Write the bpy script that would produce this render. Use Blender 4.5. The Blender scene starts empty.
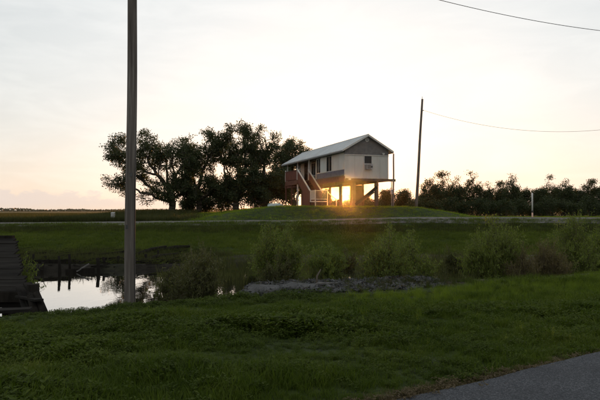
import bpy, math, random
import numpy as np
from mathutils import Vector, Matrix

R = math.radians
rng = np.random.default_rng(11)
random.seed(11)
scene = bpy.context.scene
COL = scene.collection

# ------------------------------------------------------------------ camera, sky, sun, exposure
F = 583.0          # focal length in photograph pixels (600 wide)
EYE = 1.9
cd = bpy.data.cameras.new('camera')
cam = bpy.data.objects.new('camera', cd)
COL.objects.link(cam)
cd.sensor_width = 36.0
cd.lens = 36.0 * F / 600.0
cd.clip_start = 0.1
cd.clip_end = 20000
cam.location = (0, 0, EYE)
cam.rotation_euler = (R(90) + math.atan(11.0 / F), 0, 0)
scene.camera = cam

SUN_AZ = math.atan(43.0 / F)        # to the right of +Y
SUN_EL = R(1.7)
sun_dir = Vector((math.sin(SUN_AZ) * math.cos(SUN_EL), math.cos(SUN_AZ) * math.cos(SUN_EL), math.sin(SUN_EL)))

world = bpy.data.worlds.new('World')
scene.world = world
world.use_nodes = True


class NT:
    """small helper round a node tree"""
    def __init__(s, tree):
        s.t = tree
        s.n = tree.nodes
        s.l = tree.links

    def node(s, typ, **kw):
        n = s.n.new(typ)
        for k, v in kw.items():
            setattr(n, k, v)
        return n

    def put(s, socket, v):
        if isinstance(v, bpy.types.NodeSocket):
            s.l.new(v, socket)
        elif v is not None:
            if isinstance(v, (tuple, list)) and len(v) == 3 and socket.type == 'RGBA':
                v = tuple(v) + (1,)
            socket.default_value = v

    def math(s, op, a, b=None, c=None, clamp=False):
        n = s.node('ShaderNodeMath', operation=op)
        n.use_clamp = clamp
        for i, v in enumerate((a, b, c)):
            if v is not None:
                s.put(n.inputs[i], v)
        return n.outputs[0]

    def mix(s, f, a, b, blend='MIX'):
        n = s.node('ShaderNodeMix', data_type='RGBA', blend_type=blend)
        s.put(n.inputs[0], f)
        s.put(n.inputs[6], a)
        s.put(n.inputs[7], b)
        return n.outputs[2]

    def ramp(s, f, stops, interp='LINEAR'):
        n = s.node('ShaderNodeValToRGB')
        cr = n.color_ramp
        cr.interpolation = interp
        while len(cr.elements) < len(stops):
            cr.elements.new(0.5)
        for e, (p, c) in zip(cr.elements, stops):
            e.position = p
            e.color = (c, c, c, 1) if isinstance(c, (int, float)) else tuple(c) + (1,)
        s.put(n.inputs[0], f)
        return n.outputs[0]

    def noise(s, vec, scale, detail=4, rough=0.55, dist=0.0):
        n = s.node('ShaderNodeTexNoise')
        n.inputs['Scale'].default_value = scale
        n.inputs['Detail'].default_value = detail
        n.inputs['Roughness'].default_value = rough
        n.inputs['Distortion'].default_value = dist
        if vec is not None:
            s.l.new(vec, n.inputs['Vector'])
        return n.outputs['Fac']

    def mapping(s, vec, scale=(1, 1, 1), loc=(0, 0, 0)):
        n = s.node('ShaderNodeMapping')
        n.inputs['Scale'].default_value = scale
        n.inputs['Location'].default_value = loc
        s.l.new(vec, n.inputs['Vector'])
        return n.outputs[0]


def build_world():
    N = NT(world.node_tree)
    N.n.clear()
    out = N.node('ShaderNodeOutputWorld')
    bg = N.node('ShaderNodeBackground')
    bg.inputs['Strength'].default_value = 0.1
    sky = N.node('ShaderNodeTexSky', sky_type='NISHITA')
    sky.sun_disc = False
    sky.sun_elevation = SUN_EL
    sky.sun_rotation = SUN_AZ
    sky.altitude = 0
    sky.air_density = 1.0
    sky.dust_density = 2.0
    sky.ozone_density = 1.0
    tc = N.node('ShaderNodeTexCoord')
    d = tc.outputs['Generated']
    sep = N.node('ShaderNodeSeparateXYZ')
    N.l.new(d, sep.inputs[0])
    z = N.math('MAXIMUM', sep.outputs[2], 0.0)
    # thin evening veil (cirrostratus): pale, brightest towards the sun, peach low down
    dot = N.node('ShaderNodeVectorMath', operation='DOT_PRODUCT')
    N.l.new(d, dot.inputs[0])
    dot.inputs[1].default_value = tuple(sun_dir)
    c = dot.outputs['Value']
    toward = N.math('MULTIPLY_ADD', c, 0.5, 0.5, clamp=True)
    glow = N.math('POWER', toward, 9.0)
    low = N.math('POWER', N.math('SUBTRACT', 1.0, z, clamp=True), 13.0)
    veil = N.mix(low, (6.85, 7.2, 7.35), (8.7, 7.1, 5.4))
    bright = N.math('MULTIPLY_ADD', glow, 0.36, 0.525)
    veil = N.mix(1.0, veil, bright, 'MULTIPLY')
    # the bright aureole close round the sun
    aure = N.math('POWER', toward, 150.0)
    veil = N.mix(1.0, veil, N.mix(aure, (0, 0, 0), (2.4, 1.9, 1.1)), 'ADD')
    # streaks of thin cloud high up
    st = N.noise(N.mapping(d, (2.2, 2.2, 9.0)), 2.6, 5, 0.6, 0.5)
    stm = N.ramp(st, [(0.42, 0.0), (0.75, 1.0)])
    veil = N.mix(N.math('MULTIPLY', stm, 0.2), veil, (8.5, 8.4, 8.1))
    col = N.mix(0.94, N.mix(1.0, sky.outputs[0], (5.0, 5.0, 5.0), 'MULTIPLY'), veil)
    # a low bank of cumulus on the horizon
    cn = N.noise(N.mapping(d, (14, 14, 30)), 1.3, 6, 0.6)
    top = N.math('MULTIPLY_ADD', cn, 0.075, -0.008)
    bank = N.math('DIVIDE', N.math('SUBTRACT', top, z), 0.006, clamp=True)
    base = N.ramp(z, [(0.004, 0.55), (0.011, 1.0)])
    away = N.math('SUBTRACT', 1.0, N.math('POWER', toward, 30.0), clamp=True)
    bank = N.math('MULTIPLY', N.math('MULTIPLY', bank, base), N.math('MULTIPLY', away, 0.8))
    col = N.mix(bank, col, (5.5, 4.7, 4.25))
    # the sun's own golden corona and disc
    col = N.mix(N.math('POWER', toward, 2200.0), col, (14.0, 3.3, 0.25))
    col = N.mix(1.0, col, N.mix(N.math('POWER', toward, 180000.0), (0, 0, 0), (60, 20, 2.5)), 'ADD')
    N.l.new(col, bg.inputs['Color'])
    N.l.new(bg.outputs[0], out.inputs['Surface'])


build_world()

sd = bpy.data.lights.new('sun', 'SUN')
sd.energy = 3.6
sd.angle = R(0.53)
sd.color = (1.0, 0.36, 0.07)
sun = bpy.data.objects.new('sun', sd)
COL.objects.link(sun)
sun.rotation_euler = sun_dir.to_track_quat('Z', 'Y').to_euler()

vs = scene.view_settings
vs.view_transform = 'Standard'
vs.look = 'None'
vs.gamma = 1.0
vs.exposure = 0.6
cy = scene.cycles
cy.use_denoising = True
cy.max_bounces = 6
cy.transparent_max_bounces = 6
cy.sample_clamp_indirect = 6.0


# ------------------------------------------------------------------ helpers
def tag(o, label=None, cat=None, group=None, kind=None):
    if label:
        o['label'] = label
    if cat:
        o['category'] = cat
    if group:
        o['group'] = group
    if kind:
        o['kind'] = kind
    return o


def empty(name, loc=(0, 0, 0), rz=0.0):
    o = bpy.data.objects.new(name, None)
    COL.objects.link(o)
    o.location = loc
    o.rotation_euler = (0, 0, rz)
    o.empty_display_size = 0.1
    return o


def link(name, me, mat=None, parent=None):
    o = bpy.data.objects.new(name, me)
    COL.objects.link(o)
    if mat is not None and not me.materials:
        me.materials.append(mat)
    if parent is not None:
        o.parent = parent
    return o


def fast_mesh(name, verts, faces, smooth=False):
    """verts (n,3), faces (m,k) arrays"""
    me = bpy.data.meshes.new(name)
    verts = np.ascontiguousarray(verts, dtype=np.float32)
    faces = np.ascontiguousarray(faces, dtype=np.int32)
    m, k = faces.shape
    me.vertices.add(len(verts))
    me.vertices.foreach_set('co', verts.ravel())
    me.loops.add(m * k)
    me.loops.foreach_set('vertex_index', faces.ravel())
    me.polygons.add(m)
    me.polygons.foreach_set('loop_start', np.arange(0, m * k, k, dtype=np.int32))
    me.polygons.foreach_set('use_smooth', np.full(m, smooth, dtype=bool))
    me.update(calc_edges=True)
    return me


class MB:
    """collects shapes and links them as one mesh object"""
    def __init__(s):
        s.v = []
        s.f = []

    def add(s, vs_, fs):
        b = len(s.v)
        s.v += [tuple(p) for p in vs_]
        s.f += [tuple(b + i for i in f) for f in fs]
        return s

    def box(s, x0, x1, y0, y1, z0, z1):
        return s.add([(x0, y0, z0), (x1, y0, z0), (x1, y1, z0), (x0, y1, z0), (x0, y0, z1), (x1, y0, z1), (x1, y1, z1), (x0, y1, z1)],
                     [(0, 3, 2, 1), (4, 5, 6, 7), (0, 1, 5, 4), (1, 2, 6, 5), (2, 3, 7, 6), (3, 0, 4, 7)])

    def beam(s, p, q, w, h, up=(0, 0, 1)):
        p, q = Vector(p), Vector(q)
        d = (q - p).normalized()
        up = Vector(up)
        if abs(d.dot(up)) > 0.95:
            up = Vector((0, 1, 0))
        sx = d.cross(up).normalized() * (w / 2)
        sz = sx.cross(d).normalized() * (h / 2)
        vv = []
        for c in (p, q):
            vv += [c - sx - sz, c + sx - sz, c + sx + sz, c - sx + sz]
        return s.add(vv, [(0, 1, 2, 3)[::-1], (4, 5, 6, 7), (0, 1, 5, 4), (1, 2, 6, 5), (2, 3, 7, 6), (3, 0, 4, 7)])

    def tube(s, pts, rad, n=8, cap=True):
        pts = [Vector(p) for p in pts]
        if not isinstance(rad, (list, tuple)):
            rad = [rad] * len(pts)
        vv, ff = [], []
        ref = Vector((1, 0, 0.03))
        for i, p in enumerate(pts):
            d = (pts[min(i + 1, len(pts) - 1)] - pts[max(i - 1, 0)]).normalized()
            r = ref if abs(d.dot(ref)) < 0.9 else Vector((0, 1, 0))
            a = d.cross(r).normalized()
            b = d.cross(a)
            for k in range(n):
                t = 2 * math.pi * k / n
                vv.append(p + (a * math.cos(t) + b * math.sin(t)) * rad[i])
        for i in range(len(pts) - 1):
            for k in range(n):
                k2 = (k + 1) % n
                ff.append((i * n + k, (i + 1) * n + k, (i + 1) * n + k2, i * n + k2))
        if cap:
            ff.append(tuple(range(n)))
            ff.append(tuple((len(pts) - 1) * n + k for k in range(n))[::-1])
        return s.add(vv, ff)

    def mesh(s, name, smooth=False):
        me = bpy.data.meshes.new(name)
        me.from_pydata(s.v, [], s.f)
        if smooth:
            for p in me.polygons:
                p.use_smooth = len(p.vertices) <= 4
        me.update()
        return me

    def build(s, name, mat, parent=None, smooth=False):
        return link(name, s.mesh(name, smooth), mat, parent)


def smooth01(a, b, x):
    t = np.clip((x - a) / (b - a), 0, 1)
    return t * t * (3 - 2 * t)


_perm = np.random.default_rng(5).random((256, 256))


def vnoise(x, y):
    xi, yi = np.floor(x).astype(int), np.floor(y).astype(int)
    fx, fy = x - xi, y - yi
    fx, fy = fx * fx * (3 - 2 * fx), fy * fy * (3 - 2 * fy)
    g = lambda a, b: _perm[a & 255, b & 255]
    return (g(xi, yi) * (1 - fx) + g(xi + 1, yi) * fx) * (1 - fy) + (g(xi, yi + 1) * (1 - fx) + g(xi + 1, yi + 1) * fx) * fy - 0.5


def fbm(x, y, o=4):
    s, a = 0, 1.0
    for i in range(o):
        s = s + a * vnoise(x * 2 ** i + 17.3 * i, y * 2 ** i + 5.1 * i)
        a *= 0.5
    return s


# ------------------------------------------------------------------ materials
def pmat(name, cols, scale=4.0, rough=0.8, bump=0.0, bscale=None, spec=0.3, metal=0.0, coords='Object', stretch=(1, 1, 1), trans=0.0, island=0.0, grime=None, tcol=None):
    m = bpy.data.materials.new(name)
    m.use_nodes = True
    N = NT(m.node_tree)
    b = N.n['Principled BSDF']
    out = N.n['Material Output']
    tc = N.node('ShaderNodeTexCoord')
    v = N.mapping(tc.outputs[coords], stretch)
    f = N.noise(v, scale, 5, 0.6)
    k = len(cols)
    f = N.ramp(f, [(0.3, 0.0), (0.7, 1.0)])
    if island:
        g = N.node('ShaderNodeNewGeometry')
        f = N.math('ADD', N.math('MULTIPLY', f, 1 - island), N.math('MULTIPLY', g.outputs['Random Per Island'], island))
    c = N.ramp(f, [(i / max(k - 1, 1), cols[i]) for i in range(k)])
    if grime is not None:
        gf = N.ramp(N.noise(v, scale * 0.37, 6, 0.7, 0.6), [(0.48, 0.0), (0.72, 1.0)])
        c = N.mix(N.math('MULTIPLY', gf, grime[1]), c, grime[0])
    N.l.new(c, b.inputs['Base Color'])
    b.inputs['Roughness'].default_value = rough
    b.inputs['Metallic'].default_value = metal
    b.inputs['Specular IOR Level'].default_value = spec
    if bump:
        bn = N.node('ShaderNodeBump')
        bn.inputs['Strength'].default_value = bump
        bn.inputs['Distance'].default_value = 0.02
        N.l.new(N.noise(v, bscale or scale * 5, 6, 0.65), bn.inputs['Height'])
        N.l.new(bn.outputs[0], b.inputs['Normal'])
    if trans:
        t = N.node('ShaderNodeBsdfTranslucent')
        N.l.new(N.mix(1.0, c, tcol or (1.5, 1.6, 0.7), 'MULTIPLY'), t.inputs['Color'])
        mx = N.node('ShaderNodeMixShader')
        mx.inputs[0].default_value = trans
        N.l.new(b.outputs[0], mx.inputs[1])
        N.l.new(t.outputs[0], mx.inputs[2])
        N.l.new(mx.outputs[0], out.inputs['Surface'])
    return m


M = {}
M['white_siding'] = pmat('white_siding', [(0.48, 0.48, 0.45), (0.59, 0.59, 0.56)], 1.2, 0.6, 0.15, 30, grime=((0.36, 0.34, 0.29), 0.5), stretch=(1, 1, 0.35))
M['white_paint'] = pmat('white_paint', [(0.46, 0.45, 0.42), (0.60, 0.59, 0.555)], 5, 0.55, grime=((0.4, 0.36, 0.3), 0.4))
M['grey_siding'] = pmat('grey_siding', [(0.13, 0.125, 0.12), (0.19, 0.185, 0.18)], 3, 0.8, 0.2)
M['blue_grey_siding'] = pmat('blue_grey_siding', [(0.10, 0.10, 0.13), (0.15, 0.15, 0.19)], 3, 0.8, 0.2)
M['red_board'] = pmat('red_board', [(0.085, 0.029, 0.022), (0.145, 0.05, 0.037)], 3, 0.8, 0.2, stretch=(1, 1, 0.3), grime=((0.12, 0.07, 0.05), 0.5))
M['red_beam'] = pmat('red_beam', [(0.08, 0.034, 0.025), (0.135, 0.06, 0.042)], 3, 0.8, 0.2)
M['roof_metal'] = pmat('roof_metal', [(0.50, 0.53, 0.55), (0.62, 0.65, 0.66)], 1.5, 0.38, 0.05, metal=0.35, grime=((0.34, 0.33, 0.31), 0.5))
M['treated_wood'] = pmat('treated_wood', [(0.07, 0.052, 0.036), (0.13, 0.10, 0.07)], 4, 0.85, 0.3, stretch=(1, 1, 0.25))
M['dark_wood'] = pmat('dark_wood', [(0.06, 0.045, 0.035), (0.12, 0.09, 0.07)], 4, 0.9, 0.3, stretch=(1, 1, 0.3))
M['old_wood'] = pmat('old_wood', [(0.012, 0.011, 0.010), (0.032, 0.029, 0.026)], 5, 1.0, 0.5, spec=0.04, stretch=(0.15, 1, 1), grime=((0.02, 0.018, 0.015), 0.7))
M['pile_wood'] = pmat('pile_wood', [(0.010, 0.009, 0.0075), (0.028, 0.024, 0.02)], 6, 1.0, 0.6, spec=0.04, stretch=(1, 1, 0.12))
M['pole_wood'] = pmat('pole_wood', [(0.07, 0.06, 0.052), (0.14, 0.122, 0.108), (0.25, 0.23, 0.205)], 9, 0.9, 1.0, 40, stretch=(2.4, 2.4, 0.07), grime=((0.06, 0.05, 0.045), 0.6))
M['bark'] = pmat('bark', [(0.05, 0.04, 0.03), (0.11, 0.09, 0.07)], 5, 0.95, 0.6)
M['twig'] = pmat('twig', [(0.07, 0.055, 0.04), (0.15, 0.12, 0.09)], 8, 0.9)
M['dark_metal'] = pmat('dark_metal', [(0.05, 0.05, 0.05), (0.10, 0.10, 0.10)], 8, 0.5, metal=0.6)
M['grey_metal'] = pmat('grey_metal', [(0.28, 0.28, 0.28), (0.4, 0.4, 0.4)], 8, 0.5, metal=0.5)
M['cable'] = pmat('cable', [(0.02, 0.02, 0.02), (0.03, 0.03, 0.03)], 8, 0.7)
M['plastic_white'] = pmat('plastic_white', [(0.62, 0.62, 0.6), (0.72, 0.72, 0.7)], 6, 0.5, grime=((0.4, 0.38, 0.33), 0.4))
M['marker_lit_pink'] = pmat('marker_lit_pink', [(0.55, 0.32, 0.24), (0.66, 0.42, 0.33)], 6, 0.5, grime=((0.4, 0.3, 0.25), 0.4))  # warm light on the white post, put into the lower tube's colour
M['grey_plastic'] = pmat('grey_plastic', [(0.30, 0.30, 0.29), (0.42, 0.42, 0.40)], 6, 0.6, grime=((0.2, 0.2, 0.17), 0.5))
M['hull'] = pmat('hull', [(0.34, 0.40, 0.38), (0.46, 0.52, 0.5)], 4, 0.6, grime=((0.2, 0.22, 0.18), 0.5))
M['rubble'] = pmat('rubble', [(0.05, 0.049, 0.048), (0.088, 0.088, 0.088), (0.14, 0.141, 0.144)], 6, 1.0, 0.6, 30, spec=0.04, island=0.5, grime=((0.04, 0.038, 0.03), 0.7))
M['driftwood'] = pmat('driftwood', [(0.08, 0.075, 0.07), (0.17, 0.16, 0.15)], 6, 0.9, 0.4)
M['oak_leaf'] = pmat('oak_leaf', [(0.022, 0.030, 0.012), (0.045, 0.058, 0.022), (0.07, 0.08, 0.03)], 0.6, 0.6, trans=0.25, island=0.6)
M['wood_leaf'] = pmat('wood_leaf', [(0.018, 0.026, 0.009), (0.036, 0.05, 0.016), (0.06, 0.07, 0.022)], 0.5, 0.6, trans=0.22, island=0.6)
M['willow_leaf'] = pmat('willow_leaf', [(0.075, 0.10, 0.02), (0.13, 0.165, 0.032), (0.20, 0.235, 0.05)], 1.2, 0.6, trans=0.35, island=0.6)
M['dull_leaf'] = pmat('dull_leaf', [(0.05, 0.055, 0.02), (0.085, 0.09, 0.032), (0.12, 0.11, 0.045)], 1.2, 0.65, trans=0.3, island=0.6)
M['dry_leaf'] = pmat('dry_leaf', [(0.08, 0.065, 0.03), (0.14, 0.115, 0.05), (0.19, 0.15, 0.07)], 1.2, 0.7, trans=0.3, island=0.6)
M['moss'] = pmat('moss', [(0.06, 0.06, 0.045), (0.11, 0.11, 0.085)], 3, 0.9, trans=0.3)


def glass_mat(name, c):
    m = bpy.data.materials.new(name)
    m.use_nodes = True
    b = m.node_tree.nodes['Principled BSDF']
    b.inputs['Base Color'].default_value = c + (1,)
    b.inputs['Roughness'].default_value = 0.08
    b.inputs['Specular IOR Level'].default_value = 0.25
    return m


M['glass'] = glass_mat('window_glass', (0.012, 0.013, 0.015))


def grass_mat(name, cols, trans=0.35):
    """blade colour: patchy by world position and different from island to island"""
    m = bpy.data.materials.new(name)
    m.use_nodes = True
    N = NT(m.node_tree)
    b = N.n['Principled BSDF']
    out = N.n['Material Output']
    g = N.node('ShaderNodeNewGeometry')
    p1 = N.ramp(N.noise(g.outputs['Position'], 0.35, 4, 0.6), [(0.35, 0.0), (0.68, 1.0)])
    p2 = N.ramp(N.noise(g.outputs['Position'], 2.1, 3, 0.6), [(0.35, 0.0), (0.7, 1.0)])
    f = N.math('ADD', N.math('MULTIPLY', p1, 0.4), N.math('ADD', N.math('MULTIPLY', p2, 0.25), N.math('MULTIPLY', g.outputs['Random Per Island'], 0.35)))
    k = len(cols)
    c = N.ramp(f, [(i / (k - 1), cols[i]) for i in range(k)])
    N.l.new(c, b.inputs['Base Color'])
    b.inputs['Roughness'].default_value = 0.6
    b.inputs['Specular IOR Level'].default_value = 0.06
    t = N.node('ShaderNodeBsdfTranslucent')
    N.l.new(N.mix(1.0, c, (1.3, 1.5, 0.6), 'MULTIPLY'), t.inputs['Color'])
    mx = N.node('ShaderNodeMixShader')
    mx.inputs[0].default_value = trans
    N.l.new(b.outputs[0], mx.inputs[1])
    N.l.new(t.outputs[0], mx.inputs[2])
    N.l.new(mx.outputs[0], out.inputs['Surface'])
    return m


M['grass'] = grass_mat('grass_blade', [(0.030, 0.048, 0.008), (0.056, 0.083, 0.012), (0.088, 0.115, 0.019), (0.13, 0.12, 0.033)])
M['field_grass'] = grass_mat('field_grass_blade', [(0.052, 0.068, 0.016), (0.09, 0.115, 0.023), (0.14, 0.16, 0.034)])
M['mound_grass'] = grass_mat('mound_grass_blade', [(0.10, 0.14, 0.018), (0.155, 0.20, 0.028), (0.21, 0.25, 0.04)], 0.45)  # backlight on the mound put into a lighter, yellower blade colour
M['bank_grass'] = grass_mat('bank_grass_blade', [(0.08, 0.11, 0.014), (0.13, 0.17, 0.024), (0.18, 0.215, 0.035)], 0.4)
M['weed_leaf'] = grass_mat('weed_leaf', [(0.030, 0.047, 0.008), (0.060, 0.085, 0.013), (0.108, 0.132, 0.024)], 0.3)
M['marsh_grass'] = grass_mat('marsh_grass_blade', [(0.035, 0.040, 0.018), (0.055, 0.058, 0.024), (0.085, 0.078, 0.035)], 0.3)
M['reed'] = grass_mat('reed_blade', [(0.06, 0.065, 0.025), (0.10, 0.10, 0.04), (0.16, 0.14, 0.065)], 0.35)
M['dead_grass'] = grass_mat('dead_grass_blade', [(0.08, 0.06, 0.035), (0.13, 0.10, 0.06), (0.18, 0.14, 0.085)], 0.3)
M['yellow_weed'] = grass_mat('yellow_weed', [(0.10, 0.14, 0.02), (0.16, 0.18, 0.03), (0.24, 0.23, 0.04)], 0.4)


# ------------------------------------------------------------------ the lie of the land
WATER_Z = -1.0


def grass_edge(X):
    return np.interp(X, [-60, -12, -5.9, -5.3, -4.0, -1.5, 0, 1.3, 4.4, 10.9, 16, 24, 60], [8, 10.0, 10.9, 11.6, 13.2, 14.3, 15.0, 15.8, 17.0, 21.0, 24.5, 28, 34]) + 0.35 * vnoise(X * 0.9, X * 0 + 3.3)


def bank_near(X):
    return np.maximum(grass_edge(X), np.interp(X, [-1.8, -1.45, 0, 1.3, 4.2, 7], [0, 17.2, 17.8, 18.5, 19.0, 19.0]))


def bank_far(X):
    return np.interp(X, [-60, -13, -8.3, -5.9, 0, 8.5, 11, 13, 14.5, 60], [26.5, 28.2, 28.6, 30.3, 32.5, 33, 30.5, 26.5, 22, 18]) + 0.7 * vnoise(X * 0.6, X * 0 + 9.1)


def road_z(X):
    return np.interp(X, [-80, -24, 0, 9, 24, 80], [0.80, 0.86, 1.08, 1.30, 1.28, 1.2])


ROAD_Y0, ROAD_Y1 = 46.2, 50.2


def land(X, Y):
    z = np.interp(Y, [-50, 6, 13, 20, 26, 30, 36, 44.0], [0, 0, -0.24, -0.30, -0.55, -0.84, -0.78, 0.50])
    rz = road_z(X)
    t = smooth01(44.0, 46.0, Y)
    z = z * (1 - t) + (rz - 0.06) * t
    back = np.interp(X, [-60, -5, 20, 60], [0.72, 0.95, 1.0, 0.95])
    t2 = smooth01(50.3, 54, Y)
    z = z * (1 - t2) + back * t2
    far = smooth01(120, 500, Y)
    z = z * (1 - far) + 0.45 * far
    # low rise under the oaks, and the house mound
    w2 = smooth01(-27, -19, X) * (1 - smooth01(10, 22, X)) * smooth01(56, 70, Y) * (1 - smooth01(92, 110, Y))
    z = z + np.maximum(1.55 - z, 0) * w2
    w = smooth01(-13, -1.5, X) * (1 - smooth01(9.5, 20, X)) * smooth01(50.2, 55.0, Y) * (1 - smooth01(80, 95, Y))
    z = z + np.maximum(2.28 - z, 0) * w
    return z


def zg(X, Y):
    X = np.asarray(X, dtype=float)
    Y = np.asarray(Y, dtype=float)
    z = land(X, Y)
    dn, df = Y - bank_near(X), bank_far(X) - Y
    w = smooth01(0, 2.1, dn) * smooth01(0, 1.5, df)
    z = z * (1 - w) + (-1.7) * w
    amp = np.interp(Y, [0, 10, 45, 46, 50, 51, 200], [0.05, 0.08, 0.08, 0.02, 0.02, 0.06, 0.10])
    # the near road is level
    s = road_side(X, Y)
    amp = amp * smooth01(0.0, 1.5, s)
    z = z + amp * fbm(X * 0.8, Y * 0.8, 3) + amp * 1.4 * fbm(X * 0.17, Y * 0.17, 2)
    z = z - 0.05 * (1 - smooth01(-0.5, 0.35, s))
    return z


RA = np.array([0.955, 5.86])
RD = np.array([3.09, 2.0]) / np.hypot(3.09, 2.0)


def road_side(X, Y):
    """metres from the near asphalt's edge, positive on the grass"""
    return (X - RA[0]) * (-RD[1]) + (Y - RA[1]) * RD[0]


def ground(x, y):
    return float(zg(np.array([x]), np.array([y]))[0])


def axis(dense0, dense1, step, far0, far1, grow=1.12):
    a = list(np.arange(dense0, dense1 + step * 0.5, step))
    s = step
    while a[-1] < far1:
        s *= grow
        a.append(a[-1] + s)
    s = step
    while a[0] > far0:
        s *= grow
        a.insert(0, a[0] - s)
    return np.array(a)


def build_ground():
    xs = axis(-16, 16, 0.22, -6000, 6000, 1.07)
    ys = axis(3, 36, 0.22, -300, 9000, 1.035)
    X, Y = np.meshgrid(xs, ys)
    Z = zg(X, Y)
    nx, ny = len(xs), len(ys)
    v = np.stack([X.ravel(), Y.ravel(), Z.ravel()], 1)
    i = np.arange((nx - 1) * (ny - 1))
    r, c = i // (nx - 1), i % (nx - 1)
    a = r * nx + c
    f = np.stack([a, a + 1, a + nx + 1, a + nx], 1)
    me = fast_mesh('ground', v, f, True)
    # where the soil is bare or muddy
    dn, df = Y - bank_near(X), bank_far(X) - Y
    mud = smooth01(-0.62, -0.75, Z) * (Y < 36)
    strip = smooth01(-1.1, -0.2, dn) * (1 - smooth01(0.3, 1.2, dn)) * smooth01(1.0, 4.5, X) * (X < 26)
    fstrip = smooth01(37.0, 35.6, Y) * (df < 0.6) * (Y > 27) * smooth01(-40, -30, X) * (X < 20)
    spit = smooth01(-0.2, 0.3, Y - grass_edge(X)) * (df > 1) * (X > -2.4) * (X < 8)
    strip = np.maximum(strip, spit)
    mud = np.clip(np.maximum(np.maximum(mud, strip * 0.9), fstrip * 0.9) + 0.35 * fbm(X * 1.3, Y * 1.3, 3) * (np.maximum(strip, fstrip) > 0.05), 0, 1)
    edge = road_side(X, Y)
    edge = np.clip((1 - smooth01(0.0, 0.35 , edge + 0.5 * fbm(X * 1.7, Y * 1.7, 3))), 0, 1)
    at = me.attributes.new('mud', 'FLOAT', 'POINT')
    at.data.foreach_set('value', mud.ravel().astype(np.float32))
    at = me.attributes.new('verge', 'FLOAT', 'POINT')
    at.data.foreach_set('value', edge.ravel().astype(np.float32))
    m = bpy.data.materials.new('ground')
    m.use_nodes = True
    N = NT(m.node_tree)
    b = N.n['Principled BSDF']
    g = N.node('ShaderNodeNewGeometry')
    P = g.outputs['Position']
    n1 = N.noise(P, 0.25, 5, 0.6)
    n2 = N.noise(P, 2.6, 5, 0.65)
    n3 = N.noise(P, 14, 4, 0.7)
    f = N.math('ADD', N.math('MULTIPLY', n1, 0.45), N.math('ADD', N.math('MULTIPLY', n2, 0.3), N.math('MULTIPLY', n3, 0.25)))
    c = N.ramp(f, [(0.36, (0.020, 0.028, 0.010)), (0.5, (0.036, 0.052, 0.016)), (0.64, (0.062, 0.078, 0.024))])
    sx = N.node('ShaderNodeSeparateXYZ')
    N.l.new(P, sx.inputs[0])
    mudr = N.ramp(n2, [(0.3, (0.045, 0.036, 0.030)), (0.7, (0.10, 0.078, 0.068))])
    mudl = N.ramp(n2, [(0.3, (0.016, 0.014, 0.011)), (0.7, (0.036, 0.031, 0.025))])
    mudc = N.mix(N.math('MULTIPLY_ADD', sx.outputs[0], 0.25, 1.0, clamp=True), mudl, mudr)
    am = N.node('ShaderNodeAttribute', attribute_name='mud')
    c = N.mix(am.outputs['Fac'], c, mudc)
    av = N.node('ShaderNodeAttribute', attribute_name='verge')
    vc = N.ramp(n3, [(0.3, (0.07, 0.052, 0.035)), (0.7, (0.15, 0.115, 0.08))])
    c = N.mix(av.outputs['Fac'], c, vc)
    cv = N.node('ShaderNodeTexVoronoi', feature='DISTANCE_TO_EDGE')
    cv.inputs['Scale'].default_value = 1.1
    wn = N.node('ShaderNodeTexNoise')
    wn.inputs['Scale'].default_value = 2.5
    N.l.new(P, wn.inputs['Vector'])
    wp = N.mix(0.25, P, wn.outputs['Color'])
    N.l.new(wp, cv.inputs['Vector'])
    crack = N.ramp(cv.outputs['Distance'], [(0.004, 0.75), (0.012, 0.0)])
    c = N.mix(crack, c, (0.015, 0.015, 0.016))
    N.l.new(c, b.inputs['Base Color'])
    b.inputs['Roughness'].default_value = 0.95
    b.inputs['Specular IOR Level'].default_value = 0.1
    bn = N.node('ShaderNodeBump')
    bn.inputs['Strength'].default_value = 0.8
    bn.inputs['Distance'].default_value = 0.06
    N.l.new(n3, bn.inputs['Height'])
    N.l.new(bn.outputs[0], b.inputs['Normal'])
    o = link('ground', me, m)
    tag(o, 'dark green grassy ground sloping to the pond and the far marsh', 'ground', kind='structure')


build_ground()


def build_water():
    xs = np.arange(-70, 22, 1.0)
    ys = np.arange(6, 40, 1.0)
    X, Y = np.meshgrid(xs, ys)
    v = np.stack([X.ravel(), Y.ravel(), np.full(X.size, WATER_Z)], 1)
    nx = len(xs)
    i = np.arange((nx - 1) * (len(ys) - 1))
    a = (i // (nx - 1)) * nx + i % (nx - 1)
    f = np.stack([a, a + 1, a + nx + 1, a + nx], 1)
    me = fast_mesh('pond_water', v, f, True)
    m = bpy.data.materials.new('pond_water')
    m.use_nodes = True
    N = NT(m.node_tree)
    b = N.n['Principled BSDF']
    b.inputs['Base Color'].default_value = (0.016, 0.015, 0.010, 1)
    b.inputs['Roughness'].default_value = 0.02
    b.inputs['IOR'].default_value = 1.333
    b.inputs['Specular IOR Level'].default_value = 1.0
    b.inputs['Coat Weight'].default_value = 1.0
    b.inputs['Coat Roughness'].default_value = 0.02
    b.inputs['Coat IOR'].default_value = 1.6
    g = N.node('ShaderNodeNewGeometry')
    bn = N.node('ShaderNodeBump')
    bn.inputs['Strength'].default_value = 0.10
    bn.inputs['Distance'].default_value = 0.03
    N.l.new(N.noise(N.mapping(g.outputs['Position'], (1, 0.5, 1)), 2.6, 3, 0.5), bn.inputs['Height'])
    N.l.new(bn.outputs[0], b.inputs['Normal'])
    N.l.new(bn.outputs[0], b.inputs['Coat Normal'])
    o = link('pond_water', me, m)
    tag(o, 'still pond water mirroring the pale evening sky', 'water', kind='structure')


build_water()


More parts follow.
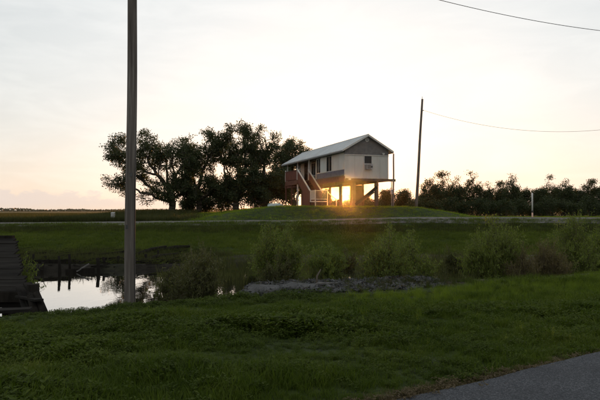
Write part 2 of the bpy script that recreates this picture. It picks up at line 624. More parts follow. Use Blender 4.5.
def build_near_road():
    n_l, n_w = 90, 14
    vv = []
    for i in range(n_l):
        t = -16 + i * 0.45
        for j in range(n_w):
            wob = 0.10 * float(fbm(np.array([t * 0.9]), np.array([1.7]), 3)[0]) if j == 0 else 0
            s = -j * 0.5 + wob
            x = RA[0] + RD[0] * t - RD[1] * s
            y = RA[1] + RD[1] * t + RD[0] * s
            vv.append((x, y, 0.012 + 0.02 * math.sin(math.pi * j / (n_w - 1))))
    ff = [(i * n_w + j, i * n_w + j + 1, (i + 1) * n_w + j + 1, (i + 1) * n_w + j) for i in range(n_l - 1) for j in range(n_w - 1)]
    me = fast_mesh('asphalt_road', np.array(vv), np.array(ff)[:, ::-1], True)
    m = bpy.data.materials.new('asphalt')
    m.use_nodes = True
    N = NT(m.node_tree)
    b = N.n['Principled BSDF']
    g = N.node('ShaderNodeNewGeometry')
    P = g.outputs['Position']
    vor = N.node('ShaderNodeTexVoronoi')
    vor.inputs['Scale'].default_value = 85
    N.l.new(P, vor.inputs['Vector'])
    sp = N.node('ShaderNodeSeparateColor')
    N.l.new(vor.outputs['Color'], sp.inputs[0])
    big = N.noise(P, 0.9, 5, 0.65)
    c = N.ramp(sp.outputs[0], [(0.0, (0.032, 0.035, 0.041)), (0.6, (0.06, 0.065, 0.074)), (1.0, (0.14, 0.146, 0.158))])
    c = N.mix(N.ramp(big, [(0.35, 0.0), (0.7, 0.6)]), c, (0.03, 0.032, 0.037))
    N.l.new(c, b.inputs['Base Color'])
    b.inputs['Roughness'].default_value = 0.9
    b.inputs['Specular IOR Level'].default_value = 0.15
    bn = N.node('ShaderNodeBump')
    bn.inputs['Strength'].default_value = 0.6
    bn.inputs['Distance'].default_value = 0.01
    N.l.new(vor.outputs['Distance'], bn.inputs['Height'])
    N.l.new(bn.outputs[0], b.inputs['Normal'])
    o = link('asphalt_road', me, m)
    tag(o, 'rough blue grey asphalt road in the near right corner', 'road', kind='structure')


build_near_road()


def build_gravel_road():
    xs = np.arange(-160, 160.1, 0.8)
    prof = [(45.15, -0.30), (45.6, -0.16), (46.1, -0.02), (46.6, 0.05), (48.2, 0.09), (49.8, 0.05), (50.4, -0.05)]
    vv = []
    for x in xs:
        for k, (y, dz) in enumerate(prof):
            w = 0.22 * float(fbm(np.array([x * 0.35]), np.array([k * 0.7]), 3)[0])
            yy = y + (w if k in (0, 1, 6) else 0)
            z = ground(x, yy) + 0.03 if k in (0, 6) else float(road_z(x)) + dz + 0.04 * float(vnoise(np.array([x * 0.5]), np.array([k * 1.0]))[0])
            vv.append((x, yy, max(z, ground(x, yy) + 0.02)))
    n = len(prof)
    ff = [(i * n + j, (i + 1) * n + j, (i + 1) * n + j + 1, i * n + j + 1) for i in range(len(xs) - 1) for j in range(n - 1)]
    me = fast_mesh('gravel_road', np.array(vv), np.array(ff), True)
    m = pmat('gravel', [(0.07, 0.065, 0.06), (0.13, 0.122, 0.115), (0.19, 0.18, 0.17)], 1.6, 0.95, 0.7, 12, spec=0.1, grime=((0.05, 0.052, 0.03), 0.5))
    o = link('gravel_road', me, m)
    tag(o, 'grey gravel road on a low levee between field and house', 'road', kind='structure')


build_gravel_road()


# ------------------------------------------------------------------ the house on stilts
A_H = math.atan2(0.325, 0.946)
HX, HY = 4.25, 55.0
HZ = 2.26
house = empty('stilt_house', (HX, HY, HZ), A_H)
tag(house, 'long white and grey stilt house with metal gable roof standing on the grassy mound', 'house')
W, L, ZB, ZE, ZR = 4.6, 18.8, 2.75, 5.56, 6.88
ZT = 5.0            # foot of the grey gable


def hpart(mb, name, mat, parent=house, label=None, smooth=False):
    o = mb.build(name, M[mat], parent, smooth)
    if label:
        o['label'] = label
    return o


def build_house():
    # front wall of white sheets either side of the window
    wx0, wx1, wz0, wz1 = 2.02, 2.82, 3.58, 4.96
    wall = MB()
    wall.box(0.02, W - 0.02, 0.10, 0.16, ZB, ZT)
    hpart(wall, 'front_wall', 'white_siding')
    xs = [0.06, 1.04, wx0 - 0.04]
    for x0, x1 in ((0.06, 1.03), (1.045, wx0 - 0.055), (wx1 + 0.055, 3.68), (3.695, W - 0.06)):
        hpart(MB().box(x0, x1, 0.07, 0.10, ZB + 0.02, ZT - 0.03), 'siding_panel', 'white_siding')
    hpart(MB().box(wx0 - 0.045, wx1 + 0.045, 0.07, 0.10, ZB + 0.02, wz0 - 0.06), 'siding_panel', 'white_siding')
    # battens and corner boards
    for x in (0.0, W - 0.06):
        hpart(MB().box(x, x + 0.06, 0.045, 0.17, ZB - 0.12, ZT), 'corner_board', 'white_paint')
    # grey gable with lapped boards
    g = MB()
    n = 11
    for i in range(n):
        z0 = ZT + (ZR - 0.06 - ZT) * i / n
        z1 = ZT + (ZR - 0.06 - ZT) * (i + 1) / n
        h0 = min((ZR - 0.03 - z0) / (ZR - ZE) * (W / 2), W / 2)
        h1 = min((ZR - 0.03 - z1) / (ZR - ZE) * (W / 2), W / 2)
        c = W / 2
        g.add([(c - h0, 0.02, z0), (c + h0, 0.02, z0), (c + h1, 0.05, z1), (c - h1, 0.05, z1), (c - h0, 0.15, z0), (c + h0, 0.15, z0), (c + h1, 0.15, z1), (c - h1, 0.15, z1)],
              [(0, 1, 2, 3), (0, 4, 5, 1), (7, 6, 5, 4), (1, 5, 6, 2), (0, 3, 7, 4), (3, 2, 6, 7)])
    hpart(g, 'gable_siding', 'grey_siding')
    gb = MB()
    c = W / 2
    gb.add([(0, L - 0.05, ZE), (W, L - 0.05, ZE), (c, L - 0.05, ZR - 0.1), (0, L - 0.15, ZE), (W, L - 0.15, ZE), (c, L - 0.15, ZR - 0.1)],
           [(1, 0, 2), (3, 4, 5), (0, 1, 4, 3), (1, 2, 5, 4), (2, 0, 3, 5)])
    hpart(gb, 'gable_siding', 'grey_siding')
    hpart(MB().box(-0.02, W + 0.02, 0.0, 0.06, ZT - 0.05, ZT + 0.02), 'gable_trim', 'white_paint')
    # round vent and flood lamp
    v = MB()
    v.tube([(c, -0.03, 6.46), (c, 0.05, 6.46)], 0.2, 20)
    vent = hpart(v, 'round_vent', 'white_paint')
    s = MB()
    for k in range(5):
        s.box(c - 0.12, c + 0.12, -0.045, -0.03, 6.34 + k * 0.05, 6.365 + k * 0.05)
    hpart(s, 'vent_louver', 'grey_siding', vent)
    f = MB()
    f.tube([(3.95, 0.02, 5.22), (3.95, -0.10, 5.22), (3.95, -0.16, 5.19), (3.95, -0.24, 5.14)], [0.05, 0.05, 0.07, 0.12], 12)
    hpart(f, 'flood_lamp', 'plastic_white')
    # window over the air conditioner
    fr = MB()
    fr.box(wx0 - 0.05, wx0 + 0.02, 0.03, 0.11, wz0 - 0.05, wz1)
    fr.box(wx1 - 0.02, wx1 + 0.05, 0.03, 0.11, wz0 - 0.05, wz1)
    fr.box(wx0 + 0.02, wx1 - 0.02, 0.03, 0.11, wz1 - 0.05, wz1)
    fr.box(wx0 + 0.02, wx1 - 0.02, 0.03, 0.11, wz0 - 0.05, wz0)
    win = hpart(fr, 'window', 'white_paint')
    hpart(MB().box(wx0 + 0.03, wx1 - 0.03, 0.082, 0.095, 4.24, wz1 - 0.06), 'pane', 'glass', win)
    hpart(MB().box(wx0 + 0.03, wx1 - 0.03, 0.06, 0.097, 4.19, 4.23), 'sash', 'dark_metal', win)
    ac = MB().box(wx0 + 0.1, wx1 - 0.08, -0.36, 0.09, 3.62, 4.1)
    aco = hpart(ac, 'air_conditioner', 'grey_metal')
    gr = MB()
    for k in range(7):
        gr.box(wx0 + 0.15, wx1 - 0.3, -0.375, -0.36, 3.68 + k * 0.055, 3.71 + k * 0.055)
    gr.tube([(wx1 - 0.2, -0.385, 3.86), (wx1 - 0.2, -0.36, 3.86)], 0.1, 14)
    hpart(gr, 'grille', 'dark_metal', aco)
    hpart(MB().box(wx0 + 0.02, wx1 - 0.02, 0.075, 0.09, 4.105, 4.185), 'filler_board', 'white_paint')

    # left wall of the front room
    D0 = 7.8
    hpart(MB().box(0.08, 0.14, 0.17, D0, ZB, ZE + 0.02), 'side_wall', 'grey_siding')
    band = MB()
    for k in range(4):
        band.box(0.045 - 0.003 * (k % 2), 0.078, 0.17, D0, 2.96 + k * 0.16, 2.96 + k * 0.16 + 0.152)
    hpart(band, 'side_wainscot', 'blue_grey_siding', label='blue grey lower boards of the side wall')
    for y0, y1 in ((0.2, 1.78), (1.8, 3.4), (4.95, 6.55)):
        hpart(MB().box(0.045, 0.078, y0, y1, 3.61, 5.28), 'siding_panel', 'white_siding')

    def opening(x, y0, y1, z0, z1, name, depth=0.05, mull=1):
        """a framed opening in a wall whose face looks to -x"""
        fr = MB()
        t = 0.06
        fr.box(x - depth, x, y0, y0 + t, z0, z1)
        fr.box(x - depth, x, y1 - t, y1, z0, z1)
        fr.box(x - depth, x, y0 + t, y1 - t, z1 - t, z1)
        fr.box(x - depth, x, y0 + t, y1 - t, z0, z0 + t)
        if mull:
            ym = (y0 + y1) / 2
            fr.box(x - depth + 0.01, x, ym - 0.025, ym + 0.025, z0 + t, z1 - t)
        o = hpart(fr, name, 'white_paint' if name == 'window' else 'dark_wood')
        hpart(MB().box(x - 0.02, x - 0.008, y0 + t, y1 - t, z0 + t, z1 - t), 'pane', 'glass', o)
        return o
    opening(0.08, 3.45, 4.9, 3.61, 5.2, 'window', 0.045)
    opening(0.08, 6.6, 7.75, 3.61, 5.2, 'window', 0.045)
    # recessed porch wall
    PX = 1.4
    hpart(MB().box(PX, PX + 0.06, D0, L - 0.15, 3.05, ZE + 0.6), 'porch_wall', 'grey_siding')
    hpart(MB().box(0.14, PX, D0 - 0.06, D0, 3.05, ZE), 'porch_end_wall', 'white_siding')
    for y0, y1 in ((7.9, 9.0), (10.15, 11.6), (13.05, 14.2), (15.5, 16.7)):
        hpart(MB().box(PX - 0.035, PX - 0.002, y0, y1, 3.1, ZE - 0.17), 'siding_panel', 'white_siding')
    d = opening(PX, 9.05, 10.1, 3.07, 5.2, 'door', 0.05, 0)
    hpart(MB().box(PX - 0.075, PX - 0.05, 9.14, 9.18, 4.0, 4.15), 'handle', 'grey_metal', d)
    opening(PX, 11.65, 13.0, 3.7, 5.2, 'window')
    d = opening(PX, 14.25, 15.45, 3.07, 5.2, 'door', 0.05, 0)
    hpart(MB().box(PX - 0.075, PX - 0.05, 14.34, 14.38, 4.0, 4.15), 'handle', 'grey_metal', d)
    opening(PX, 16.75, 18.3, 3.7, 5.2, 'window')
    # right and back walls
    hpart(MB().box(W - 0.14, W - 0.06, 0.17, L - 0.1, ZB, ZE), 'side_wall', 'white_siding')
    hpart(MB().box(PX + 0.06, W - 0.14, L - 0.16, L - 0.1, ZB, ZE + 0.1), 'back_wall', 'white_siding')

    # floor deck, joists and beams
    hpart(MB().box(0.02, W - 0.02, 0.2, L - 0.02, 2.86, 3.04), 'floor_deck', 'treated_wood')
    hpart(MB().box(-0.05, 0.0, 0.0, L, 2.44, 2.95), 'rim_beam', 'red_beam', label='red brown rim beam along the side')
    hpart(MB().box(W - 0.05, W + 0.01, 0.17, L, 2.5, 2.86), 'rim_beam', 'dark_wood')
    for i in range(13):
        y = 0.25 + i * 1.5
        hpart(MB().box(0.02, W - 0.06, y, y + 0.07, 2.62, 2.85), 'joist', 'treated_wood')
    for x in (1.05, 3.45):
        hpart(MB().box(x - 0.09, x + 0.09, 0.1, L - 0.1, 2.34, 2.61), 'girder', 'treated_wood')
    hpart(MB().box(0.12, W + 0.75, -0.02, 0.06, 2.5, 2.74), 'front_beam', 'treated_wood')
    lb = MB()
    lb.box(W + 0.02, W + 0.75, 0.1, 1.25, 2.62, 2.7)
    hpart(lb, 'side_ledge', 'dark_wood')
    hpart(MB().tube([(W + 0.30, 0.02, 2.5), (W + 0.28, 0.0, 1.4), (W + 0.33, 0.02, 0.0)], 0.025, 6), 'drain_pipe', 'grey_metal')
    hpart(MB().box(0.35, 0.6, -0.05, 0.0, 2.58, 2.8), 'junction_box', 'white_paint')
    # stilts
    for y in (0.35, 3.4, 6.4, 9.4, 12.4, 15.4, 18.4):
        for x in (1.05, 3.45):
            m = MB()
            w = 0.15 if y < 1 else 0.085
            m.box(x - w, x + w, y - w, y + w, -0.25, 2.34)
            m.box(x - w - 0.012, x + w + 0.012, y - w - 0.012, y + w + 0.012, 2.08, 2.2)
            hpart(m, 'stilt', 'treated_wood')
    # braces between the front stilts and along the rows
    hpart(MB().beam((1.15, 0.14, 0.25), (3.4, 0.14, 1.95), 0.05, 0.28), 'brace', 'old_wood')
    hpart(MB().beam((1.2, 0.55, 0.05), (3.3, 0.55, 1.5), 0.05, 0.2), 'brace', 'dark_wood')
    for y0, y1 in ((9.4, 12.4), (12.4, 15.4)):
        hpart(MB().beam((1.05, y0, 0.2), (1.05, y1, 2.2), 0.05, 0.2), 'brace', 'treated_wood')
    # board store under the house
    st = MB()
    for i in range(9):
        x = 3.6 + i * 0.19
        if i > 2:
            break
        st.box(x, x + 0.175, 5.0, 5.04, 0.0, 2.33)
    for i in range(9):
        y = 5.04 + i * 0.2
        st.box(3.57, 3.6, y, y + 0.18, 0.0, 2.33)
    hpart(st, 'storage_screen', 'dark_wood', label='brown board screen beneath the floor')

    for i in range(16):
        y = 6.3 + i * 0.21
        hpart(MB().box(0.1, 0.125, y, y + 0.2, -0.1, 2.43), 'screen_board', 'red_beam')
    # roof
    OS, OG = 0.38, 0.32
    sl = (ZR - ZE) / (W / 2)
    for sgn in (-1, 1):
        r = MB()
        xe = c + sgn * (W / 2 + OS)
        ze = ZR - sl * (W / 2 + OS)
        y0, y1 = -OG, L + OG
        th = 0.07
        vs8 = [(c, y0, ZR), (xe, y0, ze), (xe, y1, ze), (c, y1, ZR), (c, y0, ZR + th), (xe, y0, ze + th), (xe, y1, ze + th), (c, y1, ZR + th)]
        r.add(vs8, [(0, 3, 2, 1), (4, 5, 6, 7), (0, 1, 5, 4), (1, 2, 6, 5), (2, 3, 7, 6), (3, 0, 4, 7)])
        o = hpart(r, 'roof', 'roof_metal')
        rb = MB()
        k = 0
        y = y0 + 0.02
        while y < y1:
            rb.beam((c + sgn * 0.03, y, ZR + th + 0.012 - sl * 0.03), (xe, y, ze + th + 0.012), 0.035, 0.03)
            y += 0.46
        hpart(rb, 'seam', 'roof_metal', o)
        # rake boards and fascia
        for yy in (y0 - 0.025, y1 + 0.003):
            rk = MB()
            rk.add([(c, yy, ZR - 0.10), (xe, yy, ze - 0.10), (xe, yy, ze + th + 0.02), (c, yy, ZR + th + 0.02),
                    (c, yy + 0.022, ZR - 0.10), (xe, yy + 0.022, ze - 0.10), (xe, yy + 0.022, ze + th + 0.02), (c, yy + 0.022, ZR + th + 0.02)],
                   [(0, 1, 2, 3), (7, 6, 5, 4), (0, 4, 5, 1), (1, 5, 6, 2), (2, 6, 7, 3), (3, 7, 4, 0)])
            hpart(rk, 'rake_board', 'white_paint')
        hpart(MB().box(xe - 0.022 if sgn > 0 else xe, xe if sgn > 0 else xe + 0.022, y0 + 0.0, y1, ze - 0.12, ze - 0.004), 'fascia', 'grey_siding')
    hpart(MB().tube([(c, -OG, ZR + 0.075), (c, L + OG, ZR + 0.075)], 0.06, 8), 'ridge_cap', 'roof_metal')
    # soffit behind the porch posts
    hpart(MB().box(0.0, PX, D0, L - 0.1, ZE - 0.16, ZE - 0.1), 'porch_ceiling', 'grey_siding')
    for y in (10.1, 14.0, 17.9):
        hpart(MB().box(0.0, 0.11, y, y + 0.11, 3.05, ZE - 0.16), 'porch_post', 'white_paint')

    # porch deck reaching out at the head of the stair, red guards
    XO = -1.4
    hpart(MB().box(XO, -0.055, 9.8, 14.2, 2.95, 3.05), 'porch_deck', 'treated_wood')
    hpart(MB().box(XO - 0.04, XO, 9.8, 14.2, 2.55, 3.06), 'deck_fascia', 'red_beam')
    hpart(MB().box(XO, -0.06, 14.2, 14.24, 2.55, 3.06), 'deck_fascia', 'red_beam')
    hpart(MB().box(XO, -0.06, 9.76, 9.8, 2.55, 2.9), 'deck_fascia', 'red_beam')

    def guard(p0, p1, n):
        """upright red boards between two points of a deck's edge"""
        for i in range(n):
            a, b = i / n, (i + 0.95) / n
            q0 = (p0[0] + (p1[0] - p0[0]) * a, p0[1] + (p1[1] - p0[1]) * a)
            q1 = (p0[0] + (p1[0] - p0[0]) * b, p0[1] + (p1[1] - p0[1]) * b)
            m = MB()
            m.beam((q0[0], q0[1], 3.62), (q1[0], q1[1], 3.62), 0.025, 0.98)
            hpart(m, 'guard_board', 'red_board')
    guard((XO - 0.02, 9.85), (XO - 0.02, 14.2), 18)
    guard((XO, 14.22), (-0.1, 14.22), 5)
    hpart(MB().box(XO - 0.07, XO + 0.04, 9.8, 14.25, 4.12, 4.17), 'guard_rail', 'red_board')
    guard((0.05, 14.3), (0.05, 18.6), 16)
    hpart(MB().box(0.0, 0.1, 14.2, L - 0.1, 4.12, 4.17), 'guard_rail', 'red_board')
    for y in (9.9, 12.0, 14.15):
        m = MB().box(XO + 0.0, XO + 0.13, y, y + 0.13, -0.2, 2.95)
        hpart(m, 'deck_post', 'white_paint' if y == 9.9 else 'red_beam')
    for y in (9.85, 14.1):
        hpart(MB().box(XO - 0.055, XO + 0.05, y, y + 0.1, 3.06, 4.35), 'newel_post', 'white_paint')

    # stair running down along the wall to a low landing
    Y0, Y1, Z0, Z1 = 9.78, 5.9, 3.05, 0.66
    nst = 12
    for i in range(nst):
        t = (i + 1) / (nst + 1)
        y = Y0 + (Y1 - Y0) * t
        z = Z0 + (Z1 - Z0) * t
        hpart(MB().box(XO + 0.06, -0.08, y - 0.15, y + 0.15, z - 0.045, z), 'stair_tread', 'red_board')
    for x in (XO + 0.03, -0.1):
        hpart(MB().beam((x, Y0, Z0 - 0.16), (x, Y1, Z1 - 0.16), 0.05, 0.32), 'stair_stringer', 'red_board')
        m = MB()
        n = 14
        for i in range(n):
            a, b = i / n, (i + 0.94) / n
            ya, yb = Y0 + (Y1 - Y0) * a, Y0 + (Y1 - Y0) * b
            za, zb = Z0 + (Z1 - Z0) * a, Z0 + (Z1 - Z0) * b
            xo = x - 0.035 if x < -0.5 else x + 0.03
            m.add([(xo - 0.012, ya, za - 0.1), (xo - 0.012, yb, zb - 0.1), (xo - 0.012, yb, zb + 0.98), (xo - 0.012, ya, za + 0.98),
                   (xo + 0.012, ya, za - 0.1), (xo + 0.012, yb, zb - 0.1), (xo + 0.012, yb, zb + 0.98), (xo + 0.012, ya, za + 0.98)],
                  [(0, 1, 2, 3), (7, 6, 5, 4), (0, 4, 5, 1), (1, 5, 6, 2), (2, 6, 7, 3), (3, 7, 4, 0)])
        hpart(m, 'stair_guard', 'red_board')
        hpart(MB().beam((x, Y0 + 0.1, Z0 + 1.12), (x, Y1 - 0.05, Z1 + 1.06), 0.13, 0.09), 'handrail', 'white_paint')
    sk = MB()
    n = 11
    for i in range(n):
        ya = 8.3 + (5.9 - 8.3) * i / n
        yb = 8.3 + (5.9 - 8.3) * (i + 0.95) / n
        zt = Z0 + (Z1 - Z0) * (Y0 - (ya + yb) / 2) / (Y0 - Y1) - 0.33
        sk.box(XO + 0.0, XO + 0.025, min(ya, yb), max(ya, yb), -0.15, max(zt, 0.1))
    hpart(sk, 'stair_skirt', 'red_board')
    # landing with white rails
    LY0, LY1 = 4.4, 5.88
    hpart(MB().box(XO, 0.0, LY0, LY1, 0.56, 0.66), 'landing_deck', 'white_paint')
    sk = MB()
    for i in range(8):
        x = XO + i * 0.175
        sk.box(x, x + 0.16, LY0 + 0.02, LY0 + 0.045, -0.15, 0.55)
    hpart(sk, 'landing_skirt', 'dark_wood')
    for x, y in ((XO, LY0), (-0.08, LY0), (XO, LY1 - 0.08)):
        hpart(MB().box(x, x + 0.09, y - 0.05, y + 0.04, -0.15 if y == LY0 else 0.66, 1.78), 'newel_post', 'white_paint')
    for z in (0.80, 1.68):
        hpart(MB().box(XO + 0.09, -0.08, LY0 - 0.03, LY0 + 0.03, z, z + 0.065), 'landing_rail', 'white_paint')
        hpart(MB().box(XO + 0.01, XO + 0.07, LY0 + 0.05, LY1 - 0.13, z, z + 0.065), 'landing_rail', 'white_paint')
    for i in range(9):
        x = XO + 0.16 + i * 0.125
        hpart(MB().box(x, x + 0.02, LY0 - 0.01, LY0 + 0.01, 0.86, 1.68), 'baluster', 'white_paint')
    for i in range(9):
        y = LY0 + 0.14 + i * 0.13
        hpart(MB().box(XO + 0.025, XO + 0.055, y, y + 0.03, 0.86, 1.68), 'baluster', 'white_paint')
    for k in range(3):
        hpart(MB().box(0.02 + k * 0.28, 0.34 + k * 0.28, LY0, LY1, 0.44 - k * 0.17, 0.49 - k * 0.17), 'stair_tread', 'dark_wood')
    hpart(MB().beam((-0.02, LY0 - 0.02, 1.55), (0.95, LY0 - 0.02, 0.75), 0.07, 0.08), 'handrail', 'white_paint')
    hpart(MB().box(0.9, 0.98, LY0 - 0.06, LY0 + 0.02, -0.2, 0.8), 'newel_post', 'white_paint')


build_house()


# ------------------------------------------------------------------ poles and cables
def pole(name, x, y, h, r0, r1, lean, label, mat='pole_wood', group=None):
    z = ground(x, y) - 0.15
    e = empty(name, (x, y, z + 0.15))
    tag(e, label, 'pole', group)
    m = MB()
    n = 14
    pts, rad = [], []
    for i in range(n):
        t = i / (n - 1)
        wob = 0.012 * math.sin(t * 9 + x)
        pts.append((lean[0] * t * h + wob, lean[1] * t * h, -0.15 + (h + 0.15) * t))
        rad.append(r0 + (r1 - r0) * t)
    m.tube(pts, rad, 18)
    m.build('shaft', M[mat], e, True)
    return e


p = pole('utility_pole', -4.28, 14.7, 10.3, 0.142, 0.112, (0.003, 0), 'tall bare grey wooden utility pole in the grass by the near pond bank')
for k, (zz, a) in enumerate(((3.1, -1.9), (4.4, -1.2))):
    m = MB()
    r = 0.14 - zz * 0.003
    cx, cyy = math.cos(a) * r, math.sin(a) * r
    m.box(cx - 0.03, cx + 0.03, cyy - 0.012, cyy + 0.006, zz, zz + 0.10)
    m.build('metal_tag', M['dark_metal'], p)
m = MB()
m.tube([(0.13, -0.05, 0.0), (0.135, -0.05, 4.0), (0.12, -0.05, 9.9)], 0.008, 6)
m.build('ground_wire', M['cable'], p)
m = MB()
m.tube([(0.1, -0.02, 10.02), (0.2, -0.02, 10.05)], 0.03, 8)
m.build('insulator', M['grey_metal'], p)

LP = (11.35, 57.0)
lz = ground(*LP)
p = pole('utility_pole', LP[0], LP[1], 10.75, 0.15, 0.10, (0.062, 0.01), 'bare brown utility pole leaning right on the mound beyond the house')
m = MB()
m.tube([(0.62, 0.02, 9.62), (0.78, 0.02, 9.62)], 0.05, 8)
m.build('insulator', M['grey_metal'], p)
m = MB()
m.tube([(0.66, 0.1, 10.7), (0.66, 0.1, 11.0)], 0.02, 6)
m.build('top_pin', M['dark_metal'], p)

p = pole('service_pole', 8.95, 56.0, 5.15, 0.085, 0.07, (0.012, 0), 'short thin service pole right beside the house with a meter box')
m = MB()
m.box(-0.24, -0.06, -0.12, 0.05, 1.25, 1.7)
m.tube([(-0.14, -0.03, 1.7), (-0.1, -0.03, 2.6)], 0.025, 6)
m.build('meter_box', M['grey_metal'], p)
p2 = pole('utility_pole', 25.7, 30.0, 12.6, 0.15, 0.11, (0.0, 0), 'wooden utility pole standing to the right beyond the picture')
p3 = pole('utility_pole', 36.0, 47.5+6, 10.5, 0.15, 0.11, (0.0, 0), 'wooden utility pole along the levee road beyond the picture')


def cable(name, A, B, sag, r, label):
    A, B = Vector(A), Vector(B)
    pts = []
    n = 60
    for i in range(n + 1):
        s = i / n
        q = A.lerp(B, s)
        q.z -= sag * 4 * s * (1 - s)
        pts.append(q)
    m = MB()
    m.tube(pts, r, 6)
    o = m.build(name, M['cable'], None, True)
    tag(o, label, 'cable')
    return o


cable('overhead_cable', (-4.08, 14.68, 9.72), (25.6, 30.0, 11.4), 1.6, 0.011,
      'dark overhead cable crossing the upper right of the sky')
cable('overhead_cable', (LP[0] + 0.78, LP[1] + 0.02, lz + 9.62), (35.9, 53.5, ground(36, 53.5) + 9.9), 1.9, 0.012,
      'thin sagging overhead cable running right from the leaning pole')


# ------------------------------------------------------------------ plants: generators
def leaf_quads(cen, length, width, rnd, up=0.25):
    """one folded diamond leaf per centre"""
    n = len(cen)
    d = rnd.normal(size=(n, 3))
    d[:, 2] += up
    d /= np.linalg.norm(d, axis=1, keepdims=True)
    s = np.cross(d, rnd.normal(size=(n, 3)))
    s /= np.linalg.norm(s, axis=1, keepdims=True)
    l = (length * rnd.uniform(0.6, 1.3, n))[:, None]
    w = (width * rnd.uniform(0.6, 1.3, n))[:, None]
    v = np.stack([cen - d * l * 0.5, cen + s * w * 0.5, cen + d * l * 0.5, cen - s * w * 0.5], 1).reshape(-1, 3)
    f = np.arange(4 * n).reshape(n, 4)
    return v, f


def grow(points, base, rnd, step=0.4, reach=3.0, kill=0.55, iters=70):
    """space colonisation: returns nodes and parents"""
    nodes = [np.array(base, float)]
    par = [-1]
    att = points.copy()
    # rise until something is in reach
    for _ in range(200):
        dmin = np.linalg.norm(att - nodes[-1], axis=1).min()
        if dmin < reach:
            break
        tgt = att.mean(0)
        d = tgt - nodes[-1]
        d = d / np.linalg.norm(d) + rnd.normal(size=3) * 0.16
        nodes.append(nodes[-1] + d / np.linalg.norm(d) * step)
        par.append(len(nodes) - 2)
    for _ in range(iters):
        if len(att) == 0:
            break
        nd = np.array(nodes)
        D = np.linalg.norm(att[:, None] - nd[None], axis=2)
        near = D.argmin(1)
        ok = D.min(1) < reach * 2
        new = []
        for i in np.unique(near[ok]):
            d = att[ok & (near == i)] - nd[i]
            d = (d / np.linalg.norm(d, axis=1, keepdims=True)).mean(0) + rnd.normal(size=3) * 0.22
            d /= np.linalg.norm(d) + 1e-6
            new.append((nd[i] + d * step, i))
        if not new:
            break
        for q, i in new:
            nodes.append(q)
            par.append(int(i))
        nd2 = np.array([q for q, _ in new])
        D2 = np.linalg.norm(att[:, None] - nd2[None], axis=2).min(1)
        att = att[D2 > kill]
    return np.array(nodes), par


def tree_meshes(lobes, base, rnd, n_att, trunk_r, leaf=(0.2, 0.12), per=45, spread=0.42, step=0.42, moss=0, thin=-0.16, nfreq=0.55):
    """lobes: (centre xyz, radii xyz) in tree space. Returns (wood MB, leaf verts, faces, moss verts, faces)"""
    pts = []
    vol = np.array([r[0] * r[1] * r[2] for _, r in lobes])
    for (c, r), k in zip(lobes, (n_att * vol / vol.sum()).astype(int) + 3):
        u = rnd.normal(size=(k, 3))
        u /= np.linalg.norm(u, axis=1, keepdims=True)
        rad = rnd.uniform(0.15, 1, k) ** 0.42 * rnd.choice([0.9, 1.0, 1.12], k)
        pts.append(np.array(c) + u * rad[:, None] * np.array(r))
    pts = np.concatenate(pts)
    # thin by noise so that the crown breaks into clumps
    nz = fbm(pts[:, 0] * nfreq + 31, pts[:, 2] * nfreq * 1.25 + pts[:, 1] * 0.3, 2)
    pts = pts[nz > thin]
    nodes, par = grow(pts, base, rnd, step=step)
    nch = np.zeros(len(nodes))
    cnt = np.ones(len(nodes))
    for i in range(len(nodes) - 1, 0, -1):
        cnt[par[i]] += cnt[i]
    rad = trunk_r * (cnt / cnt[0]) ** 0.42
    rad = np.maximum(rad, 0.012)
    wood = MB()
    for i in range(1, len(nodes)):
        p_ = par[i]
        r0 = min(rad[p_], rad[i] * 1.35)
        wood.tube([nodes[p_], nodes[i]], [r0, rad[i]], 5 if rad[i] < 0.06 else 8, cap=rad[i] > 0.06)
    # root flare
    wood.tube([Vector(base) - Vector((0, 0, 0.3)), Vector(base) + Vector((0, 0, 0.25)), Vector(nodes[min(2, len(nodes) - 1)])], [trunk_r * 1.45, trunk_r * 1.1, trunk_r * 0.95], 9)
    k = rnd.integers(int(per * 0.4), int(per * 1.5), len(pts))
    cen = np.repeat(pts, k, axis=0) + np.clip(rnd.normal(size=(k.sum(), 3)), -1.7, 1.7) * spread * np.array([1, 1, 0.7])
    tips = nodes[cnt < 6]
    kt = max(4, per // 4)
    cen2 = np.repeat(tips, kt, axis=0) + rnd.normal(size=(len(tips) * kt, 3)) * spread * 0.6
    cen = np.concatenate([cen, cen2])
    lv, lf = leaf_quads(cen, leaf[0], leaf[1], rnd)
    mv = mf = None
    if moss:
        lowp = pts[rnd.choice(len(pts), min(moss, len(pts)), replace=False)]
        allv, allf = [], []
        b = 0
        for q in lowp:
            ln = rnd.uniform(0.4, 1.2)
            for j in range(7):
                o = q + rnd.normal(size=3) * 0.14
                w = 0.035
                a = rnd.uniform(0, 3.14)
                dx = np.array([math.cos(a) * w, math.sin(a) * w, 0])
                l = ln * rnd.uniform(0.5, 1)
                allv += [o - dx, o + dx, o + dx * 0.8 + np.array([rnd.normal() * 0.05, 0, -l * 0.6]), o + np.array([rnd.normal() * 0.06, 0, -l])]
                allf.append([b, b + 1, b + 2, b + 3])
                b += 4
        mv, mf = np.array(allv), np.array(allf)
    return wood, lv, lf, mv, mf


def px(p_, Y):
    return (p_ - 300) / F * Y


def pz(p_, Y):
    return EYE + (211 - p_) / F * Y


def plant_tree(name, x, y, lobes, seed, label, group, n_att, trunk_r, leafmat='oak_leaf', cat='tree', **kw):
    rnd = np.random.default_rng(seed)
    z = ground(x, y)
    e = empty(name, (x, y, z))
    tag(e, label, cat, group)
    lb = [((c[0] - x, c[1] - y, c[2] - z), r) for c, r in lobes]
    wood, lv, lf, mv, mf = tree_meshes(lb, (0, 0, -0.05), rnd, n_att, trunk_r, **kw)
    wood.build('trunk', M['bark'], e, True)
    link('crown', fast_mesh('crown', lv, lf), M[leafmat], e)
    if mv is not None:
        tag(link('hanging_moss', fast_mesh('hanging_moss', mv, mf), M['moss'], e), kind='stuff')
    return e


